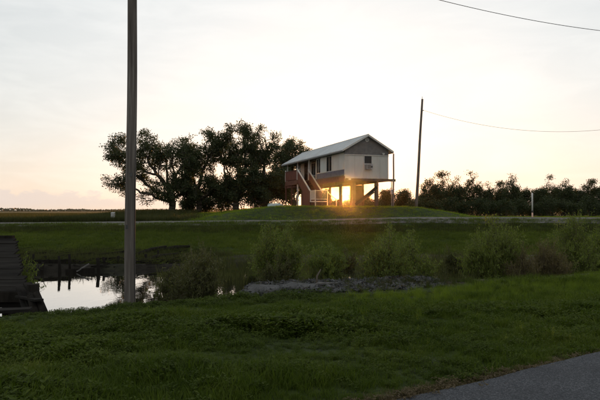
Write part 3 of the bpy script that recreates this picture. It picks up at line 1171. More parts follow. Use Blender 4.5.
def lobe(cx, cyy, hw, hh, Y, dz=0.0, depth=None):
    k = Y / F
    return ((px(cx, Y), Y + dz, pz(cyy, Y)), (hw * k, (depth or hw * k), hh * k))


G_OAK = 'live oaks left of the house'
oaks = [
    ('gnarled oak at the left end of the grove with a long low limb reaching left', 172, 75,
     [lobe(120, 168, 17, 28, 75, 0, 2.6), lobe(117, 140, 8, 8, 75, 0, 1.2), lobe(143, 136, 9, 9, 75, 0.5, 1.3), lobe(146, 160, 16, 24, 75, 0.5, 2.6), lobe(176, 163, 24, 24, 75, -0.5, 3.0), lobe(172, 192, 24, 13, 75, -1, 2.2), lobe(150, 196, 9, 8, 75, -1, 1.5)], 420, 0.42),
    ('broad dark oak second from the left in the grove', 199, 77,
     [lobe(197, 158, 20, 22, 77), lobe(213, 140, 14, 14, 77, 0, 2), lobe(200, 188, 26, 17, 77, -1)], 380, 0.36),
    ('tallest oak in the middle of the grove with ragged open top', 236, 76,
     [lobe(240, 139, 18, 17, 76, 0, 2.2), lobe(224, 152, 13, 17, 76, 1), lobe(240, 172, 23, 18, 76, 0), lobe(232, 192, 20, 15, 76, 0)], 420, 0.4),
    ('oak with thin feathery top nearest the left side of the house', 266, 78,
     [lobe(265, 144, 14, 17, 78, 0, 2.0), lobe(257, 165, 14, 20, 78, 0), lobe(270, 180, 20, 18, 78, 1), lobe(262, 195, 20, 12, 78)], 400, 0.34),
    ('rounded oak rising close behind the porch end of the house', 296, 86,
     [lobe(294, 156, 15, 16, 86, 0, 3.2), lobe(284, 184, 18, 18, 86, 0), lobe(280, 164, 9, 14, 86, 0, 2.0), lobe(308, 178, 10, 18, 86, 0, 2.0)], 380, 0.32),
]
for i, (lab, tp, Y, lobes, n_att, tr) in enumerate(oaks):
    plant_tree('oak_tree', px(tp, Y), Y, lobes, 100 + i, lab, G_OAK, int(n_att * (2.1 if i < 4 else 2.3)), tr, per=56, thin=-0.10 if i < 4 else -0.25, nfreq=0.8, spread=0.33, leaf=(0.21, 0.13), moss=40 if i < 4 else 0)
# dark thicket between the oaks and the house
for i, (cx, top, hw, Y, lab) in enumerate(((282, 186, 14, 80, 'dense dark thicket bush against the porch end of the house'),
                                          (255, 190, 15, 82, 'dense dark thicket bush under the feathery oak'),
                                          (222, 194, 13, 83, 'dense dark thicket bush under the tallest oak'),
                                          (205, 197, 10, 82, 'low dark thicket bush right of the second oak trunk'),
                                          (187, 200, 8, 81, 'lowest dark thicket bush between the two leftmost oak trunks'))):
    zt = pz(top, Y)
    zb = ground(px(cx, Y), Y)
    hh = (zt - zb) / 2
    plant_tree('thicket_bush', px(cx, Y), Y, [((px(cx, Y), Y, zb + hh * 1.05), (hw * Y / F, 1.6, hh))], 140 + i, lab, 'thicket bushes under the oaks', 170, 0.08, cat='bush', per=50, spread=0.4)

# the wood beyond the mound on the right
G_WOOD = 'trees of the wood on the right'
wood_list = [  # centre px, top py, half width px, Y, how it looks
    (387, 193, 9, 101, 'low open bush glowing in the sunset between house and leaning pole'),
    (404, 192, 8, 104, 'small ragged tree just left of the leaning pole'),
    (430, 182, 12, 98, 'broad dark tree just right of the leaning pole'),
    (442, 177, 9, 103, 'tree with a flat bushy top, second right of the leaning pole'),
    (455, 182, 10, 99, 'rounded tree with a small gap to its right'),
    (471, 178, 10, 101, 'tall ragged tree with a thin leading shoot'),
    (489, 186, 5, 100, 'slim dark tree like a finger above the wood'),
    (500, 183, 7, 104, 'tree left of the tallest shoot of the wood'),
    (511, 177, 7, 99, 'tallest narrow tree left of the white marker post'),
    (523, 190, 8, 103, 'low dark tree just left of the white marker post'),
    (539, 187, 8, 100, 'tree just right of the white marker post'),
    (552, 178, 10, 104, 'tall tree with open fan shaped top'),
    (565, 180, 9, 99, 'tree with broken crown left of the gap'),
    (577, 191, 8, 103, 'low rounded tree in the gap near the right edge'),
    (592, 182, 11, 100, 'broad tree closing the wood at the right edge'),
    (612, 180, 12, 103, 'broad tree just outside the right edge'),
    (634, 183, 13, 100, 'farther tree outside the right edge'),
]
for i, (cx, top, hw, Y, lab) in enumerate(wood_list):
    X = px(cx, Y)
    zb = ground(X, Y)
    zt = pz(top - (5 if 425 < cx < 480 else 2), Y)
    h = zt - zb
    k = Y / F
    rr = np.random.default_rng(300 + i)
    lobes = [((X, Y, zb + h * 0.80), (hw * k * 0.72, 1.4, h * 0.22)),
             ((X + rr.uniform(-0.5, 0.5), Y, zb + h * 0.52), (hw * k, 1.8, h * 0.28)),
             ((X + rr.uniform(-0.6, 0.6), Y - 0.4, zb + h * 0.22), (hw * k * 0.95, 1.8, h * 0.24))]
    plant_tree('wood_tree', X, Y, lobes, 310 + i, lab, G_WOOD, (300 if hw > 6 else 170), 0.16, 'wood_leaf', per=52, thin=-0.12, nfreq=0.7, spread=0.38, leaf=(0.22, 0.13))
for i, (cx, top, hw) in enumerate(((421, 191, 11), (440, 187, 12), (461, 185, 13), (484, 191, 12), (503, 187, 13), (527, 192, 12), (545, 187, 13), (570, 189, 12), (590, 188, 12), (612, 187, 13))):
    Y = 113 + (i * 5) % 7
    X = px(cx, Y)
    zb = ground(X, Y)
    h = pz(top + 12 + 5 * ((i * 37) % 3 - 1), Y) - zb
    plant_tree('wood_tree', X, Y, [((X, Y, zb + h * 0.72), (hw * Y / F * 0.8, 1.6, h * 0.27)), ((X, Y, zb + h * 0.4), (hw * Y / F, 1.6, h * 0.36))], 370 + i,
               ('first', 'second', 'third', 'fourth', 'fifth', 'sixth', 'seventh', 'eighth', 'ninth', 'tenth')[i] + ' tree from the left in the back row of the right hand wood', G_WOOD, 190, 0.14, 'wood_leaf', per=48, spread=0.42, leaf=(0.24, 0.15))
# trees that the sun breaks through behind the house
for i, (cx, top, hw, lab) in enumerate(((317, 182, 7, 'dark bush seen through the stilts behind the lower stair landing'), (326, 190, 4.5, 'small dark bush left of the sun behind the stilts'),
                                        (336, 200.5, 5, 'low dark bush right below the setting sun'), (347, 201, 5, 'low dark bush just right of the setting sun'), (355, 190, 4.5, 'dark bush behind the front stilts right of the sun'), (366, 197, 6, 'ragged bush seen below the slanting brace'))):
    Y = 97.0
    X = px(cx, Y)
    zb = ground(X, Y)
    h = pz(top, Y) - zb
    plant_tree('thicket_bush', X, Y, [((X, Y, zb + h * 0.5), (hw * Y / F, 1.2, h * 0.5))], 390 + i, lab, 'bushes behind the stilts', 120, 0.05, 'wood_leaf', cat='bush', per=45, spread=0.26, leaf=(0.2, 0.12))
# undergrowth along the foot of the wood
ORDW = ['first', 'second', 'third', 'fourth', 'fifth', 'sixth', 'seventh', 'eighth', 'ninth', 'tenth', 'eleventh', 'twelfth', 'thirteenth', 'fourteenth', 'fifteenth', 'sixteenth', 'seventeenth', 'eighteenth', 'nineteenth']
under = [(360, 203), (373, 201), (396, 203), (413, 200), (421, 196), (436, 197), (449, 199), (463, 197), (480, 198), (493, 200), (506, 198), (519, 200), (532, 199), (547, 197), (561, 199), (575, 200), (589, 197), (603, 199), (620, 197)]
for i, (cx, top) in enumerate(under):
    top += (3, -1, 5, 0, 2)[i % 5]
    Y = 92 + (i * 7) % 5
    X = px(cx, Y)
    zb = ground(X, Y)
    h = pz(top, Y) - zb
    hw = 9.5
    plant_tree('undergrowth_bush', X, Y, [((X, Y, zb + h * 0.5), (hw * Y / F, 1.4, max(h * 0.5, 0.4)))], 400 + i,
               ORDW[i] + ' undergrowth bush from the left along the foot of the right wood', 'undergrowth bushes of the wood', 110, 0.05, 'wood_leaf', cat='bush', per=36, spread=0.36, leaf=(0.2, 0.12))


def far_woods():
    rnd = np.random.default_rng(77)
    vs_, fs_ = [], []
    n = 9000
    X = rnd.uniform(-1500, 1500, n)
    Y = 1700 + rnd.uniform(-40, 40, n)
    h = 4 + 6 * np.clip(fbm(X * 0.012, X * 0 + 1, 3) + 0.5, 0.1, 1)
    cen = np.stack([X, Y, 0.45 + rnd.uniform(0, 1, n) * h], 1)
    v, f = leaf_quads(cen, 7, 5, rnd)
    o = link('far_woods', fast_mesh('far_woods', v, f), M['wood_leaf'])
    tag(o, 'thin dark line of woods far away on the marsh horizon', 'woods', kind='stuff')


far_woods()


# bushes in and round the pond
def bush(name, x, y, z0, h, hw, nst, seed, mat, label, group, leaves=34, leaf=(0.10, 0.022), fan=1.0, cat='bush', bare=0.12):
    rnd = np.random.default_rng(seed)
    e = empty(name, (x, y, z0))
    tag(e, label, cat, group)
    st = MB()
    cen, dirs = [], []
    nsub = 7
    sa = rnd.uniform(0, 2 * math.pi, nsub)
    sr = hw * np.sqrt(rnd.uniform(0, 0.8, nsub))
    sh = rnd.uniform(0.55, 1.0, nsub)
    sh[0], sr[0] = 1.05, hw * 0.2
    for i in range(nst):
        q_ = int(rnd.integers(nsub))
        ox = sr[q_] * math.cos(sa[q_]) + rnd.normal() * hw * 0.17
        oy = sr[q_] * math.sin(sa[q_]) + rnd.normal() * hw * 0.17
        a, rr = math.atan2(oy, ox), math.hypot(ox, oy)
        hh = h * sh[q_] * max(1 - 0.3 * (rr / hw) ** 2, 0.35) * (1.0 - 0.5 * rnd.uniform(0, 1) ** 1.5)
        bx, by = rr * 0.35 * math.cos(a), rr * 0.35 * math.sin(a)
        tx, ty = rr * math.cos(a) * fan, rr * math.sin(a) * fan
        pts = []
        for k in range(6):
            t = k / 5
            pts.append(np.array([bx + (tx - bx) * t ** 1.3 + rnd.normal() * 0.025, by + (ty - by) * t ** 1.3 + rnd.normal() * 0.025, hh * t - 0.15 * (k == 0)]))
        st.tube(pts, [0.011, 0.009, 0.007, 0.006, 0.004, 0.002], 3, cap=False)
        # side twigs
        stems = [pts]
        for j in range(4):
            t = rnd.uniform(0.3, 0.9)
            q = pts[int(t * 5)]
            d = rnd.normal(size=3) * np.array([1, 1, 0.4]) + np.array([0, 0, 1.1])
            d /= np.linalg.norm(d)
            ln = h * rnd.uniform(0.14, 0.3)
            tw = [q, q + d * ln * 0.5, q + d * ln + np.array([0, 0, 0.03])]
            st.tube(tw, [0.005, 0.004, 0.002], 3, cap=False)
            stems.append(tw)
        for s_ in stems:
            s_ = np.array(s_)
            m_ = leaves if len(s_) > 3 else leaves // 2
            tt = rnd.uniform(0.25 if len(s_) > 3 else 0.1, 1, m_) * (len(s_) - 1)
            i0 = np.minimum(tt.astype(int), len(s_) - 2)
            fr = (tt - i0)[:, None]
            c_ = s_[i0] * (1 - fr) + s_[i0 + 1] * fr
            cen.append(c_ + rnd.normal(size=c_.shape) * 0.035)
    cen = np.concatenate(cen)
    st.build('stems', M['twig'], e)
    v, f = leaf_quads(cen, leaf[0], leaf[1], rnd, up=1.4)
    link('foliage', fast_mesh('foliage', v, f), M[mat], e)
    return e


G_B = 'willowy bushes round the pond'
bl = [  # centre px, top py, half width px, Y, stems, material, label
    (203, 251, 26, 17.6, 110, 'dull_leaf', 'wide brownish reedy bush standing in the water right of the near pole'),
    (170, 268, 14, 18.4, 26, 'dull_leaf', 'low sparse bush in the water between the near pole and the wide brownish bush'),
    (267, 229, 11, 24.5, 60, 'willow_leaf', 'tall slender willow bush, left one of the pair below the house stair'),
    (290, 228, 12, 24.0, 70, 'willow_leaf', 'tall slender willow bush, right one of the pair below the house stair'),
    (278, 254, 17, 23.5, 32, 'dull_leaf', 'low brown twiggy bush at the foot of the slender willow pair'),
    (324, 246, 19, 28.0, 80, 'willow_leaf', 'low dark green bush on the far side of the pond right of the willow pair'),
    (391, 235, 17, 21.5, 110, 'willow_leaf', 'large feathery bush at the pond middle right of the rubble reflections'),
    (413, 237, 15, 22.5, 80, 'willow_leaf', 'feathery bush leaning on the right side of the large middle bush'),
    (374, 250, 14, 22.0, 50, 'dull_leaf', 'small dull bush on the left side of the large middle bush'),
    (497, 226, 20, 23.5, 130, 'willow_leaf', 'round topped green bush below the white marker post'),
    (478, 240, 13, 23.0, 60, 'willow_leaf', 'smaller green bush on the left side of the round topped bush'),
    (520, 247, 15, 23.0, 60, 'dry_leaf', 'yellowish brown bush right of the round topped bush'),
    (546, 245, 17, 23.0, 80, 'dry_leaf', 'bare grey brown twiggy bush between the two large right bushes'),
    (582, 221, 21, 24.5, 140, 'willow_leaf', 'largest light green bush at the right edge of the pond'),
    (28, 264, 7, 18.5, 26, 'willow_leaf', 'small leafy green bush beside the far side of the collapsed dock'),
    (450, 250, 12, 25.5, 36, 'dull_leaf', 'thin brownish bush between the middle bush and the round topped bush'),
    (345, 252, 13, 30.0, 40, 'dull_leaf', 'thin brown bush at the far waterline left of the middle bush'),
    (608, 224, 18, 25.0, 90, 'willow_leaf', 'light green bush cut by the right edge of the photo'),
    (556, 236, 12, 26.0, 50, 'willow_leaf', 'green bush peeping out behind the bare twiggy bush'),
]
px_of = lambda c: c > 360
for i, (cx, top, hw, Y, ns, mt, lab) in enumerate(bl):
    X = px(cx, Y)
    z0 = max(ground(X, Y), WATER_Z - 0.2)
    h = (pz(top, Y) - z0) * 1.16
    bush('pond_bush', X, Y, z0, h, hw * Y / F * (1.4 if px_of(cx) else 1.2), int(ns * (2.0 if px_of(cx) else 1.5)), 500 + i, mt, lab, G_B, leaves=42, leaf=(0.11, 0.026) if mt != 'dry_leaf' else (0.08, 0.018))


# ------------------------------------------------------------------ grasses: many small tufts
lib = bpy.data.collections.new('tuft_library')     # kept out of the scene


def tuft(kind, seed):
    rnd = np.random.default_rng(seed)
    V, Fc = [], []

    def blade(x, y, a, h, w, lean):
        b = len(V)
        ca, sa = math.cos(a), math.sin(a)
        sx, sy = -sa * w / 2, ca * w / 2
        for t, ww in ((0, 1), (0.45, 0.85), (0.8, 0.5), (1.0, 0.05)):
            o = lean * h * t ** 1.9
            z = h * (t - 0.28 * lean * t * t)
            V.append((x + ca * o - sx * ww, y + sa * o - sy * ww, z))
            V.append((x + ca * o + sx * ww, y + sa * o + sy * ww, z))
        for k in range(3):
            Fc.append((b + 2 * k, b + 2 * k + 1, b + 2 * k + 3, b + 2 * k + 2))

    def leaf(p_, d, l, w):
        b = len(V)
        d = np.array(d)
        d = d / np.linalg.norm(d)
        s = np.cross(d, (0, 0, 1))
        s /= np.linalg.norm(s) + 1e-6
        p_ = np.array(p_)
        V.extend([tuple(p_), tuple(p_ + d * l * 0.5 + s * w / 2 + np.array([0, 0, 0.15 * w])), tuple(p_ + d * l), tuple(p_ + d * l * 0.5 - s * w / 2 + np.array([0, 0, 0.15 * w]))])
        Fc.append((b, b + 1, b + 2, b + 3))
    if kind == 'blade':
        for i in range(26):
            blade(rnd.normal() * 0.05, rnd.normal() * 0.05, rnd.uniform(0, 6.28), rnd.uniform(0.07, 0.17), rnd.uniform(0.004, 0.008), rnd.uniform(0.2, 1.0))
    elif kind == 'tall':
        for i in range(22):
            blade(rnd.normal() * 0.06, rnd.normal() * 0.06, rnd.uniform(0, 6.28), rnd.uniform(0.2, 0.42), rnd.uniform(0.005, 0.009), rnd.uniform(0.1, 0.7))
    elif kind == 'weed':
        for i in range(15):
            a, r = rnd.uniform(0, 6.28), rnd.uniform(0.0, 0.13)
            h = rnd.uniform(0.03, 0.13)
            cx, cyy = r * math.cos(a), r * math.sin(a)
            blade(cx, cyy, a, h, 0.004, 0.2)
            for j in range(4):
                b = rnd.uniform(0, 6.28)
                leaf((cx, cyy, h * rnd.uniform(0.6, 1.0)), (math.cos(b), math.sin(b), rnd.uniform(-0.1, 0.6)), rnd.uniform(0.025, 0.05), rnd.uniform(0.016, 0.03))
    elif kind == 'field':
        for i in range(22):
            blade(rnd.normal() * 0.12, rnd.normal() * 0.12, rnd.uniform(0, 6.28), rnd.uniform(0.10, 0.24), rnd.uniform(0.010, 0.018), rnd.uniform(0.2, 0.9))
    elif kind == 'marsh':
        for i in range(24):
            blade(rnd.normal() * 0.3, rnd.normal() * 0.3, rnd.uniform(0, 6.28), rnd.uniform(0.3, 0.75), rnd.uniform(0.02, 0.035), rnd.uniform(0.1, 0.6))
    elif kind == 'reed':
        for i in range(22):
            blade(rnd.normal() * 0.12, rnd.normal() * 0.12, rnd.uniform(0, 6.28), rnd.uniform(0.5, 1.15), rnd.uniform(0.012, 0.02), rnd.uniform(0.05, 0.55))
    elif kind == 'stalk':
        for i in range(4):
            a = rnd.uniform(0, 6.28)
            h = rnd.uniform(0.2, 0.34)
            cx, cyy = rnd.normal() * 0.03, rnd.normal() * 0.03
            blade(cx, cyy, a, h, 0.006, 0.2)
            for j in range(14):
                b = rnd.uniform(0, 6.28)
                leaf((cx, cyy, h * rnd.uniform(0.25, 1.0)), (math.cos(b), math.sin(b), 0.5), rnd.uniform(0.03, 0.06), 0.016)
    me = fast_mesh(kind + '_tuft', np.array(V), np.array(Fc))
    return me


def scatter(name, label, kinds, mats, X, Y, sc, cat, sink=0.0, zmin=None, rnd=None):
    rnd = rnd or np.random.default_rng(len(X))
    sub = bpy.data.collections.new(name + '_tufts')
    lib.children.link(sub)
    for i, (k, mt) in enumerate(zip(kinds, mats)):
        me = tuft(k, 900 + i * 7 + len(name))
        me.materials.append(M[mt])
        sub.objects.link(bpy.data.objects.new('%02d_tuft' % i, me))
    Z = zg(X, Y) - sink
    if zmin is not None:
        Z = np.maximum(Z, zmin)
    n = len(X)
    me = bpy.data.meshes.new(name)
    me.vertices.add(n)
    me.vertices.foreach_set('co', np.stack([X, Y, Z], 1).astype(np.float32).ravel())
    at = me.attributes.new('rot', 'FLOAT_VECTOR', 'POINT')
    rot = np.stack([rnd.normal(size=n) * 0.12, rnd.normal(size=n) * 0.12, rnd.uniform(0, 6.28, n)], 1)
    at.data.foreach_set('vector', rot.astype(np.float32).ravel())
    at = me.attributes.new('sc', 'FLOAT', 'POINT')
    at.data.foreach_set('value', np.asarray(sc, dtype=np.float32))
    at = me.attributes.new('pick', 'INT', 'POINT')
    at.data.foreach_set('value', rnd.integers(0, len(kinds), n).astype(np.int32))
    o = link(name, me)
    tag(o, label, cat, kind='stuff')
    ng = bpy.data.node_groups.new(name + '_scatter', 'GeometryNodeTree')
    ng.interface.new_socket('Geometry', in_out='INPUT', socket_type='NodeSocketGeometry')
    ng.interface.new_socket('Geometry', in_out='OUTPUT', socket_type='NodeSocketGeometry')
    gi, go = ng.nodes.new('NodeGroupInput'), ng.nodes.new('NodeGroupOutput')
    ci = ng.nodes.new('GeometryNodeCollectionInfo')
    ci.inputs['Collection'].default_value = sub
    ci.inputs['Separate Children'].default_value = True
    ci.inputs['Reset Children'].default_value = True
    ip = ng.nodes.new('GeometryNodeInstanceOnPoints')
    ip.inputs['Pick Instance'].default_value = True

    def attr(nm, dt):
        a = ng.nodes.new('GeometryNodeInputNamedAttribute')
        a.data_type = dt
        a.inputs['Name'].default_value = nm
        return a.outputs[0]
    ng.links.new(gi.outputs[0], ip.inputs['Points'])
    ng.links.new(ci.outputs[0], ip.inputs['Instance'])
    ng.links.new(attr('pick', 'INT'), ip.inputs['Instance Index'])
    ng.links.new(attr('rot', 'FLOAT_VECTOR'), ip.inputs['Rotation'])
    ng.links.new(attr('sc', 'FLOAT'), ip.inputs['Scale'])
    ng.links.new(ip.outputs[0], go.inputs[0])
    md = o.modifiers.new('scatter', 'NODES')
    md.node_group = ng
    return o


def fan(n, y0, y1, rnd, pad=1.5, power=1.0, side=0.56):
    """random spots within the wedge in front of the viewer's place, even per square metre (power 1)"""
    u = rnd.uniform(0, 1, n)
    Y = np.sqrt(y0 ** 2 + (y1 ** 2 - y0 ** 2) * u ** power)
    X = rnd.uniform(-1, 1, n) * (side * Y + pad)
    return X, Y


def near_grass():
    rnd = np.random.default_rng(21)
    X, Y = fan(60000, 4.2, 26, rnd, power=1.45)
    s = road_side(X, Y)
    dn = Y - grass_edge(X)
    ok = (s > 0.05 + 0.2 * rnd.uniform(0, 1, len(X)) ** 2) & (dn < 0.5)
    # bare mud strip on the right part of the bank
    ok &= ~((dn > -0.8) & (X > 2.5) & (rnd.uniform(0, 1, len(X)) > 0.25))
    X, Y, s = X[ok], Y[ok], s[ok]
    lowv = np.where((dn[ok] > -2.0) & (X > -7) & (X < 5), 0.55, 1.0)
    sc = lowv * rnd.uniform(0.6, 1.4, len(X)) * np.clip(0.95 + 1.3 * fbm(X * 0.7, Y * 0.9, 3), 0.35, 1.9) * np.interp(s, [0, 1.0], [0.55, 1.0])
    pw = fbm(X * 0.33 + 40, Y * 0.5, 3)
    w = (pw + 0.35 * rnd.normal(size=len(X)) > 0.02) | (dn[ok] > -1.2)
    # the brighter smooth patch of taller grass on the right
    right = (X > 2.4 + 2.2 * fbm(X * 0.5, Y * 0.5, 3) + rnd.normal(size=len(X)) * 0.8) & (dn[ok] > -4.5 + 1.5 * fbm(X * 0.6 + 9, Y * 0.6, 3))
    w &= ~(right & (rnd.uniform(0, 1, len(X)) > 0.15))
    scatter('clover_weeds', 'low broad leaved weeds covering the near lawn', ['weed', 'weed', 'weed'], ['weed_leaf'] * 3, X[w], Y[w], sc[w] * 0.95, 'ground cover', 0.01)
    g = ~w
    scatter('lawn_grass', 'short tufted grass growing on the near lawn', ['blade', 'blade', 'blade'], ['grass'] * 3, X[g], Y[g], sc[g], 'grass', 0.01)
    # denser taller grass on the bank's edge and the right hand patch
    X, Y = fan(16000, 10, 24, rnd)
    dn = Y - grass_edge(X)
    patch = (X > 2.4 + 2.2 * fbm(X * 0.5, Y * 0.5, 3) + rnd.normal(size=len(X)) * 0.8) & (dn > -4.5 + 1.5 * fbm(X * 0.6 + 9, Y * 0.6, 3)) & (dn < -0.7) & (fbm(X * 0.4, Y * 0.4, 2) > -0.3)
    ok = patch & (road_side(X, Y) > 0.6)
    X, Y = X[ok], Y[ok]
    scatter('bank_grass', 'taller bright grass along the near pond bank', ['tall', 'tall', 'blade'], ['bank_grass'] * 3, X, Y, rnd.uniform(0.4, 0.75, len(X)), 'grass', 0.01)
    # dead grass on the asphalt's edge
    n = 1300
    t = rnd.uniform(-3, 9, n)
    s = rnd.normal(size=n) * 0.07 + 0.08
    X = RA[0] + RD[0] * t - RD[1] * s
    Y = RA[1] + RD[1] * t + RD[0] * s
    scatter('dead_grass', 'brown dead grass fringe along the asphalt edge', ['blade', 'weed'], ['dead_grass', 'dead_grass'], X, Y, rnd.uniform(0.35, 0.7, n), 'grass', 0.01)
    # little yellowish plants on the right
    n = 26
    X = rnd.uniform(1.5, 6.5, n)
    Y = rnd.uniform(8.0, 12.5, n)
    ok = road_side(X, Y) > 0.7
    scatter('yellow_weeds', 'scattered small yellow green weeds standing in the lawn', ['stalk', 'stalk'], ['yellow_weed'] * 2, X[ok], Y[ok], rnd.uniform(0.35, 0.8, ok.sum()), 'weeds', 0.0)


def far_grass():
    rnd = np.random.default_rng(22)
    X, Y = fan(26000, 29, 46, rnd)
    df = bank_far(X) - Y
    ok = (df < -0.2) & (Y > bank_near(X))
    ok &= (Y > 35.6 + 0.8 * fbm(X * 0.5, Y * 0, 2)) | (rnd.uniform(0, 1, len(X)) < 0.10)
    X, Y = X[ok], Y[ok]
    scatter('field_grass', 'rough grass of the field beyond the pond', ['field', 'field'], ['field_grass'] * 2, X, Y, rnd.uniform(0.7, 1.2, len(X)) * (1 + 0.5 * fbm(X * .3, Y * .3, 2)), 'grass', 0.01)
    X, Y = fan(26000, 50.2, 90, rnd)
    edge = -13 - 5 * smooth01(55, 70, Y) + 2.5 * fbm(X * 0.3, Y * 0.3, 3) + rnd.normal(size=len(X)) * 1.6
    ok = X > edge
    hx, hy = X - HX, Y - HY
    lx, ly = hx * 0.946 + hy * 0.325, -hx * 0.325 + hy * 0.946
    ok &= ~((lx > 0) & (lx < W) & (ly > 0.6) & (ly < L))
    X, Y = X[ok], Y[ok]
    scatter('mound_grass', 'mown grass on the house mound and under the oaks', ['field', 'field'], ['mound_grass'] * 2, X, Y, rnd.uniform(0.6, 1.1, len(X)), 'grass', 0.02)
    n = 20000
    Y = 52 + 180 * rnd.uniform(0, 1, n) ** 1.6
    X = rnd.uniform(-0.58 * Y - 2, -0.14 * Y - 5 + rnd.normal(size=n) * 1.8)
    scatter('marsh_grass', 'dark flat marsh grass reaching to the left horizon', ['marsh', 'marsh'], ['marsh_grass'] * 2, X, Y, rnd.uniform(0.7, 1.1, n), 'grass', 0.03)
    # rank grass on the levee's near slope
    X = rnd.uniform(-30, 30, 5000)
    Y = rnd.uniform(42.8, 44.9, 5000)
    scatter('levee_grass', 'rank dark grass on the near slope of the levee road', ['field', 'marsh'], ['marsh_grass'] * 2, X, Y, rnd.uniform(0.3, 0.62, 5000), 'grass', 0.02)
    # weeds growing through the rubble
    X = rnd.uniform(-1.6, 5.6, 2600)
    Y = rnd.uniform(15, 20, 2600)
    ok = (Y > grass_edge(X)) & (Y < bank_near(X) + 0.2) & (rnd.uniform(0, 1, 2600) < 0.05 + 0.10 * np.maximum(X, 0))
    scatter('rubble_weeds', 'weeds and grass growing through the rubble bank', ['weed', 'blade', 'tall'], ['weed_leaf', 'dead_grass', 'marsh_grass'], X[ok], Y[ok], rnd.uniform(0.5, 0.95, ok.sum()), 'weeds', 0.0)
    # rushes on the drift flat
    Y = rnd.uniform(28.6, 37, 3000)
    X = (rnd.uniform(10, 240, 3000) - 300) / F * Y
    ok = (Y > bank_far(X) + 0.1) & (fbm(X * 0.7, Y * 0.7, 3) > -0.05)
    scatter('flat_rushes', 'short dark rushes among the drift on the far flat', ['field', 'marsh'], ['marsh_grass', 'marsh_grass'], X[ok], Y[ok], rnd.uniform(0.35, 0.75, ok.sum()), 'grass', 0.0)
    # reeds standing in the pond's shallows
    n = 7000
    X = rnd.uniform(-6, 13, n)
    Y = rnd.uniform(16, 34, n)
    dn, df = Y - bank_near(X), bank_far(X) - Y
    dens = smooth01(3.5, 0.5, df) * 0.9 + smooth01(3.6, 8.0, X) * 0.5 + 0.25 * (fbm(X * 0.5, Y * 0.5, 3) > 0.15)
    ok = (dn > 1.2) & (df > 0.2) & (rnd.uniform(0, 1, n) < dens * 0.36)
    ok &= ~((np.abs(X - 1.95) < 0.9) & (Y > 19) & (Y < 30))
    X, Y = X[ok], Y[ok]
    scatter('pond_reeds', 'sparse yellowish reeds standing in the pond shallows', ['reed', 'reed'], ['reed', 'marsh_grass'], X, Y, rnd.uniform(0.45, 0.95, len(X)), 'reeds', 0.05, zmin=WATER_Z - 0.1)


near_grass()
far_grass()


# ------------------------------------------------------------------ wreck of a wooden dock, bottom left
def build_dock():
    A = Vector((-7.0, 15.0, -0.16))     # near right corner of the planking
    B = Vector((-9.25, 19.0, 0.98))      # far right corner
    left = Vector((-1, -0.02, 0.0)).normalized()
    e = empty('wrecked_dock', (A.x - 1.0, A.y, WATER_Z))
    tag(e, 'collapsed dark wooden dock tilted up over the water at the left edge', 'dock')
    o0 = Vector(e.location)
    rnd = random.Random(4)
    nrm = left.cross(B - A).normalized()
    nrm = nrm if nrm.z > 0 else -nrm
    n = 17
    for i in range(n):
        t0, t1 = i / n, (i + 0.93) / n
        p0, p1 = A.lerp(B, t0) - o0, A.lerp(B, t1) - o0
        ins = rnd.uniform(-0.05, 0.03) - (0.1 if i in (4, 11) else 0)
        ln = rnd.uniform(3.4, 4.0)
        dz = rnd.uniform(-0.012, 0.012)
        sk = rnd.uniform(-0.05, 0.05)
        m = MB()
        mid = (p0 + p1) / 2
        q0 = mid - left * ins + Vector((0, 0, dz))
        q1 = mid + left * ln + Vector((0, sk, dz + rnd.uniform(-0.03, 0.03)))
        m.beam(q0, q1, (p1 - p0).length, 0.05, up=nrm)
        m.build('plank', M['old_wood'], e)
    for off in (0.25, 1.6, 3.0):
        m = MB()
        m.beam(A + left * off - o0 + Vector((0, 0.05, -0.14)), B + left * off - o0 + Vector((0, 0, -0.14)), 0.12, 0.2)
        m.build('stringer', M['pile_wood'], e)
    m = MB()
    m.beam(A - o0 + left * -0.05 + Vector((0, -0.08, -0.13)), A - o0 + left * 3.8 + Vector((0, -0.08, -0.13)), 0.1, 0.26)
    m.build('edge_beam', M['pile_wood'], e)
    for off, dy in ((0.35, 0.25), (0.95, 0.3), (1.9, 0.2), (3.0, 0.3), (0.3, 3.6), (1.8, 3.7), (3.2, 3.6), (0.3, 2.0), (2.6, 2.0)):
        t = dy / 4.0
        top = A.lerp(B, t) + left * off
        m = MB()
        m.tube([(top.x - o0.x, top.y - o0.y, -0.6), (top.x - o0.x + rnd.uniform(-.05, .05), top.y - o0.y, top.z - o0.z - 0.22)], [0.13, 0.12], 10)
        m.build('pile', M['pile_wood'], e, True)
    # sideboards below the front edge
    for i in range(3):
        m = MB()
        z = A.z - 0.34 - i * 0.21
        m.beam((A.x - 0.1 - o0.x, A.y + 0.1, 0), (A.x - 0.1 - o0.x, A.y + 0.1, 0.01), 0.01, 0.01) if False else None
        m.beam(Vector((A.x - 1.0 * (i == 1) - 0.15, A.y + 0.12, z)) - o0, Vector((A.x - 3.8, A.y + 0.1, z + rnd.uniform(-.04, .04))) - o0, 0.04, 0.19)
        m.build('plank', M['old_wood'], e)
    # raised bits at the top end
    m = MB()
    m.beam(B - o0 + left * 0.1 + Vector((0, 0.06, 0.02)), B - o0 + left * 3.6 + Vector((0, 0.06, 0.0)), 0.16, 0.2)
    m.build('edge_beam', M['pile_wood'], e)


build_dock()


def timber(name, pts, r, label, group, cat, mat='pile_wood', n=9):
    base = Vector(pts[0])
    m = MB()
    m.tube([Vector(q) - base for q in pts], r, n)
    o = m.build(name, M[mat], None, True)
    o.location = base
    tag(o, label, cat, group)
    return o


def plank_thing(name, p0, p1, w, h, label, group, cat='plank', mat='old_wood'):
    p0, p1 = Vector(p0), Vector(p1)
    m = MB()
    m.beam((0, 0, 0), p1 - p0, w, h)
    o = m.build(name, M[mat])
    o.location = p0
    tag(o, label, cat, group)
    return o


